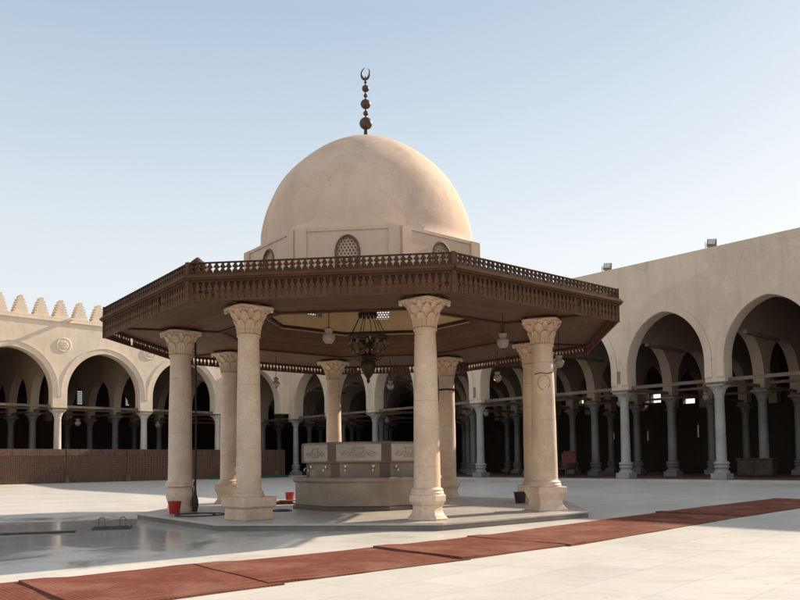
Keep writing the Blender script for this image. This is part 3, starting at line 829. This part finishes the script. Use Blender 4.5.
def window_mesh():
    mb = MB(); y0, y1 = .06, .10
    def top(x): return arch_z(abs(x), ww - .02, wz1, wza - .02)
    # lattice of small rings
    r = .047; dz = .095; row = 0; z = wz0 + .05
    while z < wza:
        x = -ww + (.05 if row % 2 == 0 else .1)
        while x < ww - .02:
            if z + .03 < top(x):
                pts = [(x + r * math.cos(t * PI / 3), (y0 + y1) / 2, z + r * math.sin(t * PI / 3)) for t in range(6)]
                mb.tube(pts, .017, 4, True)
            x += .1
        z += dz * .9; row += 1
    fr_ = [(-ww + .015, .08, wz0)] + [(-ww + .015 + (2 * ww - .03) * i / 14, .08, top(-ww + .015 + (2 * ww - .03) * i / 14)) for i in range(15)] + [(ww - .015, .08, wz0)]
    global win_frame
    win_frame = MB().tube([(x_ * 1.03, -.012, z_ + .02) for x_, y_, z_ in fr_], .032, 6)
    return mb
df = drum_face(); wm = window_mesh(); p_face = p_win = None
for k in range(8):
    a = TH + k * PI / 4
    if p_face is None:
        o = df.build('drum_wall', M['plaster'], pv, smooth=False); p_face = o
        w = wm.build('lattice_window', M['plaster'], o); win_frame.build('window_frame', M['fountain_dark'], w)
    else: o = copy_tree(p_face, pv)
    o.location = (inr * math.sin(a), -inr * math.cos(a), 0); o.rotation_euler = (0, 0, a)
# dome (shell with inner surface) resting on the drum
dp = [(3.60, 7.955), (3.58, 8.02), (3.46, 8.10), (3.43, 8.4), (3.42, 8.7), (3.37, 9.0), (3.27, 9.4), (3.11, 9.8), (2.90, 10.2), (2.60, 10.6), (2.28, 10.93), (1.90, 11.25), (1.50, 11.52), (1.05, 11.76), (.6, 11.93), (.3, 12.01), (.12, 12.06)]
dp = [(r, 1.6 + (z - 1.6) * 1.017) for r, z in dp]
# refine by spline
def refine(pr, m=4):
    out = []
    P_ = [pr[0]] + pr + [pr[-1]]
    for i in range(1, len(P_) - 2):
        for q in range(m):
            t = q / m
            out.append(tuple(.5 * ((2 * P_[i][c]) + (-P_[i - 1][c] + P_[i + 1][c]) * t + (2 * P_[i - 1][c] - 5 * P_[i][c] + 4 * P_[i + 1][c] - P_[i + 2][c]) * t * t + (-P_[i - 1][c] + 3 * P_[i][c] - 3 * P_[i + 1][c] + P_[i + 2][c]) * t ** 3) for c in (0, 1)))
    return out + [pr[-1]]
dpr = dp[:3] + refine(dp[3:], 3)
def dmod(a, z): return 1 + .0035 * math.sin(5 * a + z * 1.7) * math.sin(z * 2.1) + .002 * math.sin(11 * a + 1.3 * z)
mb = MB().lathe(dpr + [(.12, 11.9)] + [(r - .22, z - .12) for r, z in reversed(dpr[3:]) if r > .36] + [(3.2, 8.14)], 96, mod=dmod, cap=False)
dome = mb.build('dome', M['plaster'], pv, ang=50)
mb = MB().lathe([(3.88, ZD1 + .002), (3.88, ZD1 + .04), (3.4, ZD1 + .10), (3.2, ZD1 + .10)], 8, rot=TH + PI / 8, cap=False); mb.build('drum_ledge', M['plaster'], pv, smooth=False)
# inner cream drum lining
il = MB()
for k in range(8):
    a = TH + k * PI / 4
mbi = MB()
for k in range(8):
    a = TH + k * PI / 4; T = Matrix.Rotation(a, 4, 'Z') @ Matrix.Translation((0, -3.22, 0))
    h = 3.22 * math.tan(PI / 8)
    wi = .31
    for (x0, x1, z0, z1) in ((-h, -wi, 6.36, 8.1), (wi, h, 6.36, 8.1), (-wi, wi, 6.36, 6.86), (-wi, wi, 7.92, 8.1)):
        mbi.add([(x0, 0, z0), (x1, 0, z0), (x1, 0, z1), (x0, 0, z1)], [(0, 1, 2, 3)], T)
mbi.build('inner_drum', M['cream'], pv, smooth=False)
# finial on the dome
fz = 12.22; fo = MB()
def sph(mb, z, r, sq=.92, seg=20):
    mb.lathe([(r * math.sin(PI * i / 12) + 1e-5, z - r * sq * math.cos(PI * i / 12)) for i in range(13)], seg, cap=False)
fo.lathe([(.26, fz - .03), (.14, fz + .06), (.075, fz + .16), (.065, fz + .34), (.035, fz + .4), (.028, 14.3), (.02, 14.38)], 16)
for y, r in ((437, .215), (375, .09), (318, .17), (266, .07), (222, .122), (183, .05)):
    sph(fo, 1.6 + (461 - (50 + y / 6)) * .03305, r)
fn = fo.build('finial', M['finial'], dome)
cr = []; rr = []
zc = 1.6 + (461 - 72.6) * .0331; Rc = .165
for i in range(25):
    t = i / 24; a = R(-90 - 158 + 316 * t) 
    cr.append((Rc * math.cos(a) * .8, 0, zc + Rc * math.sin(a) * 1.22 + .02)); rr.append(.006 + .042 * math.sin(PI * t) ** .9)
cm_ = MB().tube(cr, [q * .9 for q in rr], 10); co = cm_.build('crescent', M['finial'], dome); co.rotation_euler = (R(0), R(10), 0)
# keep crescent turning about its own centre
co.location = (-(math.sin(R(10)) * zc), 0, zc - math.cos(R(10)) * zc)

# ------------------------------------------------------------------ fountain
ft = empty('fountain', (CX, CY, HP), 0, label='octagonal brown stone ablution basin with engraved upper block and taps under the dome', cat='fountain')
T8 = TH + PI / 8
MB().lathe([(2.46, 0), (2.46, .10), (2.41, .13)], 8, rot=T8).build('plinth', M['fountain_dark'], ft, smooth=False, bevel=.01)
MB().lathe([(2.38, .131), (2.38, .80), (2.43, .84), (2.46, .86), (2.46, .95), (2.42, .975), (2.2, .975), (2.18, .80), (2.02, .80)], 8, rot=T8).build('basin', M['fountain'], ft, smooth=False, bevel=.012)
MB().lathe([(2.02, .78), (2.02, 1.40)], 8, rot=T8).build('tap_wall', M['fountain'], ft, smooth=False)
MB().lathe([(2.14, 1.405), (2.18, 1.43), (2.18, 1.99), (2.12, 2.03), (.01, 2.03)], 8, rot=T8).build('upper_block', M['fountain'], ft, smooth=False, bevel=.01)
ub = 2.18 * math.cos(PI / 8); us = 2 * ub * math.tan(PI / 8)
mb = MB(); mb.box((-us / 2 + .16, -.022, 1.46), (us / 2 - .16, -.002, 1.95))
pan = mb.build('engraved_panel', M['fountain_panel'], ft, smooth=False, bevel=.006)
# engraved frames and flourishes
en = MB()
def frame(x0, x1, z0, z1, y=-.03, t=.012):
    en.box((x0, y, z0), (x1, y + .009, z0 + t)); en.box((x0, y, z1 - t), (x1, y + .009, z1)); en.box((x0, y, z0 + t), (x0 + t, y + .009, z1 - t)); en.box((x1 - t, y, z0 + t), (x1, y + .009, z1 - t))
frame(-.17, .17, 1.56, 1.86); frame(-.13, .13, 1.69, 1.83)
for q in range(4): en.box((-.12, -.03, 1.59 + q * .024), (.12, -.022, 1.598 + q * .024))
for s in (-1, 1):
    for q in range(3):
        pts = [(s * (.22 + .3 * t), -.028, 1.62 + .05 * q + .028 * math.sin(t * 9 + q * 1.4)) for t in [i / 14 for i in range(15)]]
        en.tube(pts, .0065, 4)
en_o = en.build('engraving', M['fountain'], pan)
pil = MB(); pil.box((-.15, -.018, .80), (.15, .05, 1.40)); pil.box((-.12, -.03, 1.46), (.12, .03, 1.90))
# corner strips (dark) and taps
tp = MB()
tp.tube([(0, 0, 0), (0, -.12, 0), (0, -.16, -.03), (0, -.165, -.09)], [.022, .02, .018, .014], 8); tp.lathe([(.02, 0), (.02, .07), (.0, .075)], 8, Matrix.Translation((0, -.07, 0))); tp.box((-.05, -.08, .07), (.05, -.06, .085))
ptap = None
for k in range(8):
    a = TH + k * PI / 4
    if k: 
        o = copy_tree(pan, ft)
    else: o = pan
    o.location = (ub * math.sin(a), -ub * math.cos(a), 0); o.rotation_euler = (0, 0, a)
    tw = 2.02 * math.cos(PI / 8)
    for s in (-1, 1):
        if ptap is None: ptap = tp.build('tap', M['steel'], ft); o = ptap
        else: o = copy_tree(ptap, ft)
        o.location = (tw * math.sin(a) + s * .42 * math.cos(a), -tw * math.cos(a) + s * .42 * math.sin(a), 1.24); o.rotation_euler = (0, 0, a)
cs = None
for k in range(8):
    a = TH + (k + .5) * PI / 4
    if cs is None:
        mb = MB()
        h = .15
        for (z0, z1, rr) in ((1.43, 1.985, 2.186), (.80, 1.40, 2.028)):
            t = math.tan(PI / 8)
            # strip folded round the corner
            L_ = .17
            c_, s_2 = math.cos(PI / 8), math.sin(PI / 8)
            pts = [(-L_ * c_, -rr + L_ * s_2), (0, -rr), (L_ * c_, -rr + L_ * s_2), (L_ * c_, -rr + L_ * s_2 + .03), (0, -rr + .03), (-L_ * c_, -rr + L_ * s_2 + .03)]
            vs = [(x, y, z0) for x, y in pts] + [(x, y, z1) for x, y in pts]
            mb.add(vs, [(0, 1, 4, 5), (1, 2, 3, 4), (6, 7, 10, 11), (7, 8, 9, 10), (0, 1, 7, 6), (1, 2, 8, 7), (2, 3, 9, 8), (5, 0, 6, 11), (3, 4, 10, 9), (4, 5, 11, 10)])
        cs = mb.build('corner_strip', M['fountain_dark'], ft, smooth=False); o = cs
    else: o = copy_tree(cs, ft)
    o.rotation_euler = (0, 0, a)

# ------------------------------------------------------------------ lamps
def lamp(nm, p, r, ztop, label, group='glass lamps hanging under the eaves'):
    t = empty('hanging_lamp', p, 0, label=label, cat='lamp', group=group)
    mb = MB(); mb.lathe([(r * .35, -r * 1.15), (r * .62, -r * .95), (r * .93, -r * .5), (r * 1.0, 0), (r * .9, r * .25), (r * .6, r * .42), (r * .5, r * .5), (r * .62, r * .8), (r * .72, r * 1.2), (r * .66, r * 1.28)], 24, cap=False)
    mb.build('glass_globe', M['lampglass'], t)
    mb = MB(); mb.lathe([(r * .70, r * 1.27), (r * .5, r * 1.36), (r * .14, r * 1.5), (r * .05, r * 1.62)], 20); mb.lathe([(r * .12, -r * 1.4), (r * .3, -r * 1.2), (r * .4, -r * 1.1)], 14)
    mb.build('metal_cap', M['brass'], t)
    mb = MB(); mb.tube([(0, 0, r * 1.55), (0, 0, ztop - p[2])], .012, 6); mb.build('rod', M['iron'], t)
    mb = MB(); mb.lathe([(r * .16, -r * .5), (r * .2, r * .1), (r * .1, r * .8)], 10); mb.build('bulb', M['glass'], t)
L_ = [('globe', (-1.87, 19.7, 4.95), .20, 'milky glass lamp hanging between the two front columns'),
      ('globe', (2.88, 20.5, 4.90), .20, 'milky glass lamp hanging between the front column and the right front column'),
      ('globe', (5.07, 23.5, 4.70), .19, 'glass lamp hanging just right of the two right columns, half hidden by one'),
      ('globe', (-6.90, 24.6, 5.30), .19, 'glass lamp hanging behind the capital of the leftmost column'),
      ('globe', (-4.67, 28.0, 4.62), .17, 'small lantern on a long rod right of the left front column'),
      ('globe', (-.36, 29.3, 4.62), .17, 'small glass lamp seen between the chandelier and the front column'),
      ('globe', (3.65, 27.6, 4.70), .18, 'bright faceted glass lamp between the middle and right columns')]
for nm, p, r, lab in L_: lamp(nm, p, r * .86, ZS - .01, lab)
# chandelier
ch = empty('chandelier', (CX, CY, 4.57), 0, label='large dark brass chandelier hanging from the dome over the fountain', cat='chandelier')
mb = MB(); mb.lathe([(.10, 2.32), (.34, 2.28), (.36, 2.2), (.36, 1.86), (.33, 1.78), (.22, 1.72), (.05, 1.7)], 12)
for q in range(12): a = q * PI / 6; mb.lathe([(0, 1.62), (.05, 1.68), (.05, 1.78)], 6, Matrix.Translation((.3 * math.sin(a), .3 * math.cos(a), 0)))
mb.build('crown', M['brass'], ch)
mb = MB()
for q in range(8):
    a = q * PI / 4 + .2; mb.tube([(.24 * math.sin(a), .24 * math.cos(a), 1.8), (.70 * math.sin(a), .70 * math.cos(a), .93)], .014, 6)
mb.build('chains', M['brass'], ch)
mb = MB(); mb.tube([(0, 0, 2.3), (0, 0, 7.4)], .02, 6); mb.build('rod', M['iron'], ch)
mb = MB(); mb.lathe([(.76, .86), (.78, .90), (.78, .95), (.74, .97), (.70, .93), (.70, .87)], 40, cap=False)
mb.lathe([(.745, .862), (.705, .865)], 40, cap=False)
for q in range(8):
    a = q * PI / 4; mb.tube([(0, 0, .9), (.72 * math.sin(a), .72 * math.cos(a), .9)], .015, 5)
mb.build('ring', M['brass'], ch)
mb = MB(); mb.lathe([(0.016, 1.1), (0.078, .95), (0.125, .82), (0.234, .74), (0.265, .66), (0.172, .58), (0.094, .46), (0.125, .36), (0.312, .30), (0.359, .24), (0.312, .16), (0.234, .10), (0.265, .02), (0.281, -.10), (0.234, -.26), (0.156, -.40), (0.078, -.50), (0.047, -.56), (0.070, -.62), (0.016, -.70)], 24); mb.build('body', M['brass'], ch)
for tier, (rr, zz, N) in enumerate(((.70, .60, 12), (.52, .28, 8))):
    for q in range(N):
        a = 2 * PI * q / N
        mb = MB(); mb.tube([(.2 * math.sin(a), .2 * math.cos(a), zz - .05), (.45 * rr * math.sin(a) + .1 * math.sin(a), .55 * rr * math.cos(a), zz - .16), (rr * .85 * math.sin(a), rr * .85 * math.cos(a), zz - .14), (rr * math.sin(a), rr * math.cos(a), zz)], .014, 5)
        mb.lathe([(.02, 0), (.06, .03), (.02, .04)], 8, Matrix.Translation((rr * math.sin(a), rr * math.cos(a), zz)))
        ao = mb.build('arm', M['brass'], ch)
        mb = MB(); mb.lathe([(.025, .04), (.05, .08), (.055, .15), (.04, .2)], 10, Matrix.Translation((rr * math.sin(a), rr * math.cos(a), zz)), cap=False); mb.build('glass_cup', M['smoked'], ao)
ch.scale = (.9, .9, .92); ch.location.z += .22
# lamps inside the porticoes
ords = ['nearest to', 'second from', 'third from', 'fourth from', 'fifth from', 'sixth from', 'seventh from']
i = 0
for k in range(2, -3, -1):
    p = Lloc((k + .5) * LS_ - 1.0, 3.4, 5.35); lamp('l', p, .26, 12.3, 'small pale lamp hanging inside the sunlit left arcade, %s the inner corner' % ords[i], 'lamps hanging in the left portico'); i += 1
for i, k in enumerate(range(-6, 1)):
    p = Rloc((k + .5) * RS + .6, 4.2, 5.6); lamp('l', p, .24, 12.3, 'small dim lamp hanging inside the shaded right arcade, %s the inner corner' % ords[i], 'lamps hanging in the right portico')

# ------------------------------------------------------------------ small objects on the floor
def bucket(name, p, r, h, mat, label, cat='bucket', basket=False):
    t = empty(name, p, 0, label=label, cat=cat)
    mb = MB(); mb.lathe([(r * .74, 0), (r * .76, .005), (r, h * .93), (r * 1.06, h * .94), (r * 1.06, h), (r * .97, h), (r * .72, .02), (0.005, .02)], 28, cap=False); mb.build('tub', mat, t)
    mb = MB(); pts = [(r * 1.05 * math.cos(a), .22 * r + r * .55 * math.sin(a) * 1.0, h * .95 + (.02 - r * .2) * math.sin(a)) for a in [PI * i / 12 for i in range(13)]]
    mb.tube(pts, .006, 6); mb.build('handle', M['steel'] if not basket else M['iron'], t)
bucket('bucket', (-6.52, 21.55, HP), .185, .36, M['red_plastic'], 'red plastic bucket at the foot of the leftmost column')
bucket('bucket', (-4.10, 27.6, HP), .17, .34, M['red_plastic'], 'red plastic bucket behind the fountain, left of it')
bucket('waste_basket', (3.97, 24.9, HP), .205, .37, M['darkbasket'], 'dark waste basket beside the right back column', 'basket', True)
# mop
mp = empty('mop', (-6.15, 22.35, HP), 0, label='long dark mop standing upright against the leftmost column', cat='mop')
MB().tube([(0, 0, .35), (.02, 0, 2.5), (-.02, .05, 5.1)], .03, 8).build('pole', M['iron'], mp)
mb = MB(); mb.lathe([(.03, .72), (.04, .6), (.05, .5), (.09, .36), (.10, .2), (.06, .0)], 14); mb.build('mop_head', M['black_rubber'], mp)
mb = MB(); mb.tube([(0, 0, 1.0), (-.08, 0, .6), (-.1, -.02, .45)], .012, 5); mb.build('cord', M['black_rubber'], mp)
# hose
mb = MB(); pts = []
for i in range(60):
    t = i / 59; a = t * 2 * PI * 1.35
    pts.append((.55 * math.cos(a) * (1 + .2 * t) + .3 * t, .75 * math.sin(a) * (1 - .25 * t), .02 + .012 * t))
mb.tube(pts, .018, 6); h_ = mb.build('hose', M['black_rubber']); h_.location = (-5.75, 20.7, HP); tag(h_, 'black hose looped on the platform between the two left columns', 'hose')
# folded cloths
mb = MB(); rows = 9
for (x0, x1, z0, z1) in ((-.42, .40, 0, .05), (-.36, .3, .052, .095), (-.1, .42, .097, .13)): mb.box((x0, -.28, z0), (x1, .26, z1))
c_ = mb.build('floor_cloth', M['redcloth'], None, bevel=.02); c_.location = (-4.1, 26.0, HP); c_.rotation_euler = (0, 0, .3); tag(c_, 'folded dull red cloth lying on the platform left of the fountain', 'cloth')
mb = MB(); mb.lathe([(.30, 0), (.32, .02), (.2, .05), (.01, .06)], 16); c_ = mb.build('wet_rag', M['black_rubber'], None); c_.location = (-3.55, 22.2, HP); tag(c_, 'dark wet rag lying right of the left front column base', 'rag')
# grate cart with two handles
gt = empty('floor_hatch', (-7.3, 18.9, 0), .25, label='low metal hatch plate with two upright handles on the wet floor', cat='hatch')
mb = MB(); mb.box((-.42, -.33, .0), (.46, .33, .07)); mb.box((-.38, -.29, .07), (.42, .29, .085)); mb.build('plate', M['board'], gt, bevel=.008)
for s in (-.24, .26):
    mb = MB(); mb.tube([(s - .07, 0, .08), (s - .07, 0, .24), (s - .03, 0, .28), (s + .04, 0, .28), (s + .07, 0, .24), (s + .07, 0, .08)], .016, 6); mb.build('handle', M['lampgrey'], gt)
mb = MB(); mb.box((-1.0, -.14, .004), (.95, .14, .05)); c_ = mb.build('wooden_board', M['board'], None, bevel=.008); c_.location = (-8.75, 17.75, 0); c_.rotation_euler = (0, 0, R(18)); tag(c_, 'flat dark board lying on the wet marble near the left edge', 'board')
# benches inside the right portico
p = Rloc(-14.0, 6.2 + .3, FZ); bn = empty('wooden_chair', p, ROT_R - R(15), label='red cushioned wooden chair in the shade behind the right arcade', cat='chair')
p = Rloc(-13.6, 4.0, FZ); bn.location = p
mb = MB(); mb.box((-.8, -.5, .5), (.8, .5, .62)); mb.build('seat', M['redcloth'], bn, bevel=.03)
mb = MB(); mb.box((-.8, .42, .62), (.8, .55, 1.75)); mb.box((-.6, .44, 1.75), (.6, .53, 1.9)); mb.build('backrest', M['redcloth'], bn, bevel=.03)
for sx in (-1, 1):
    for sy in (-1, 1):
        mb = MB(); mb.box((sx * .74 - .06, sy * .44 - .06, 0), (sx * .74 + .06, sy * .44 + .06, .5)); mb.build('leg', M['cabinet'], bn, smooth=False)
    mb = MB(); mb.box((sx * .86 - .06, -.5, .62), (sx * .86 + .06, .5, 1.0)); mb.build('armrest', M['cabinet'], bn, bevel=.02)
p = Rloc(-.2, 6.0, FZ); cbn = empty('cabinet', p, ROT_R, label='low dull wooden cabinet in the shade near the right edge', cat='cabinet')
mb = MB(); mb.box((-1.1, -.4, .1), (1.1, .4, 1.1)); mb.box((-1.18, -.46, 1.1), (1.18, .46, 1.2)); mb.build('case', M['cabinet'], cbn, bevel=.02)
for s in (-1, 1):
    mb = MB(); mb.box((s * .53 - .5, -.44, .18), (s * .53 + .5, -.402, 1.02)); mb.build('door', M['cabinet'], cbn, bevel=.01)

# ------------------------------------------------------------------ rugs on the court
def rug(a0, a1, label, zoff, width=2.42):
    a0 = Vector(a0); a1 = Vector(a1); v = (a1 - a0); L = v.length; ang = math.atan2(v.y, v.x); c = (a0 + a1) / 2
    NX = max(8, int(L / .35)); NY = 14; mb = MB()
    def P(i, j, up):
        x = -L / 2 + L * i / NX; y = -width / 2 + width * j / NY
        w = c + Vector((x * math.cos(ang) - y * math.sin(ang), x * math.sin(ang) + y * math.cos(ang)))
        ed = .012 * math.sin(x * 2.3 + zoff * 90) * (1 if j in (0, NY) else 0)
        z = gz(w.x, w.y) + (.004 + zoff if up else .001)
        if up: z += .012 + .004 * math.sin(x * 1.9 + y * 3.1 + zoff * 50) + (.022 if i <= 1 else .006 if i == NX - 1 else 0) + .005 * max(0, math.sin(x * 4.1 + zoff * 70 + y * .6)) ** 6
        return (x, y + ed, z)
    for up in (1, 0): mb.v += [P(i, j, up) for j in range(NY + 1) for i in range(NX + 1)]
    W = NX + 1; o2 = W * (NY + 1)
    for j in range(NY):
        for i in range(NX): mb.f.append((j * W + i, j * W + i + 1, (j + 1) * W + i + 1, (j + 1) * W + i))
    for i in range(NX):
        mb.f.append((i, i + 1, o2 + i + 1, o2 + i)); q = NY * W; mb.f.append((q + i, q + i + 1, o2 + q + i + 1, o2 + q + i))
    for j in range(NY):
        mb.f.append((j * W, (j + 1) * W, o2 + (j + 1) * W, o2 + j * W)); q = NX; mb.f.append((j * W + q, (j + 1) * W + q, o2 + (j + 1) * W + q, o2 + j * W + q))
    o = mb.build('rug', M['rug']); o.location = (c.x, c.y, 0); o.rotation_euler = (0, 0, ang)
    tag(o, label, 'rug', 'red rugs laid end to end across the court')
rug((-9.2, 4.9), (-4.3, 9.3), 'red rug at the bottom left corner of the picture', .000, 2.9)
rug((-4.36, 9.25), (-2.42, 10.92), 'short stretch of red rug just right of the bottom left corner one', .008, 2.68)
rug((-2.5, 10.85), (.36, 13.12), 'red rug in front of the left front column, in full sun', .000)
rug((.22, 13.0), (2.38, 14.86), 'short red rug with a dark front edge, below the front column', .014, 2.3)
rug((2.25, 14.72), (8.5, 21.25), 'long red rug running past the right corner of the platform', .004, 2.45)
rug((8.35, 21.1), (15.3, 27.9), 'shaded red rug crossing the right edge of the picture', .014, 2.5)

# ------------------------------------------------------------------ sky, sun, camera
SUN = Vector((1.50, 1.10, 1.0)).normalized()
SKYK = 9.0; SKYM = (.42, .385, .35)
w = bpy.data.worlds.new('World'); S.world = w; w.use_nodes = True; nt = w.node_tree
sky = nt.nodes.new('ShaderNodeTexSky'); sky.sky_type = 'NISHITA'; sky.sun_disc = False
sky.sun_elevation = math.asin(SUN.z); sky.sun_rotation = math.atan2(SUN.x, SUN.y)
sky.air_density = 1.0; sky.dust_density = 1.0; sky.ozone_density = 1.0; sky.altitude = 50
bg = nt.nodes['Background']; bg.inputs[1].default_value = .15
# hazy desert air: the sky is a little paler and its glare softer than in clean air  x -> x / (1 + x/k)
hs = nt.nodes.new('ShaderNodeHueSaturation'); hs.inputs['Saturation'].default_value = .62
nt.links.new(sky.outputs[0], hs.inputs['Color'])
dv = nt.nodes.new('ShaderNodeVectorMath'); dv.operation = 'DIVIDE'
ad_ = nt.nodes.new('ShaderNodeVectorMath'); ad_.operation = 'MULTIPLY_ADD'
ad_.inputs[1].default_value = (1 / SKYK,) * 3; ad_.inputs[2].default_value = (1, 1, 1)
nt.links.new(hs.outputs[0], ad_.inputs[0]); nt.links.new(hs.outputs[0], dv.inputs[0]); nt.links.new(ad_.outputs[0], dv.inputs[1])
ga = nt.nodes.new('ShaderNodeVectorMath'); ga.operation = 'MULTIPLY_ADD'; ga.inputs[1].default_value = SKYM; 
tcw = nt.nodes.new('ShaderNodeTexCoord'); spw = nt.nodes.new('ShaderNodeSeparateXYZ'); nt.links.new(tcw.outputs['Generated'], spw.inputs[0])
hz_ = ramp(nt, spw.outputs[2], [(0, (.72, .755, .78)), (.14, (.66, .71, .755)), (.27, (.60, .665, .72)), (.40, (.45, .55, .66)), (.53, (.30, .425, .58)), (.64, (.42, .50, .59)), (1, (.58, .61, .65))])  # zenith stops brightened out of view, added fill for the shaded ground
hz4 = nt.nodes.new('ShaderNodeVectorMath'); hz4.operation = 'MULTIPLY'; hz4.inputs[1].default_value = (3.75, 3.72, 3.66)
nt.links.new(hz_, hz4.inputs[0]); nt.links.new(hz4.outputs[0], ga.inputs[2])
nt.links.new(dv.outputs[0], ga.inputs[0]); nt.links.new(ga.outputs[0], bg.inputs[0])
sl = bpy.data.lights.new('sun', 'SUN'); sl.energy = 5.0; sl.angle = R(.6); sl.color = (1, .86, .68)
so = bpy.data.objects.new('sun', sl); C.objects.link(so); so.rotation_euler = SUN.to_track_quat('Z', 'Y').to_euler(); so.location = (60, 40, 50)

cam = bpy.data.cameras.new('camera'); co_ = bpy.data.objects.new('camera', cam); C.objects.link(co_); S.camera = co_
f_, pit, rol, cyo = 744.7158, .0562, -.0118, 119.8
cam.sensor_width = 36; cam.lens = f_ / 800 * 36; cam.shift_y = cyo / 800; cam.clip_end = 3000; cam.clip_start = .1
cp_, sp2 = math.cos(pit), math.sin(pit)
fw = Vector((0, cp_, sp2)); u_ = Vector((0, -sp2, cp_)); xr = Vector((1, 0, 0))
rt_ = xr * math.cos(rol) + u_ * math.sin(rol); up_ = -xr * math.sin(rol) + u_ * math.cos(rol)
co_.matrix_world = Matrix(((rt_.x, up_.x, -fw.x, 0), (rt_.y, up_.y, -fw.y, 0), (rt_.z, up_.z, -fw.z, 1.6), (0, 0, 0, 1)))
S.render.engine = 'CYCLES'
S.view_settings.view_transform = 'Standard'; S.view_settings.look = 'None'
S.view_settings.exposure = 0.68; S.view_settings.gamma = 1
S.cycles.max_bounces = 8; S.cycles.diffuse_bounces = 5
S.render.resolution_x = 1024; S.render.resolution_y = 768
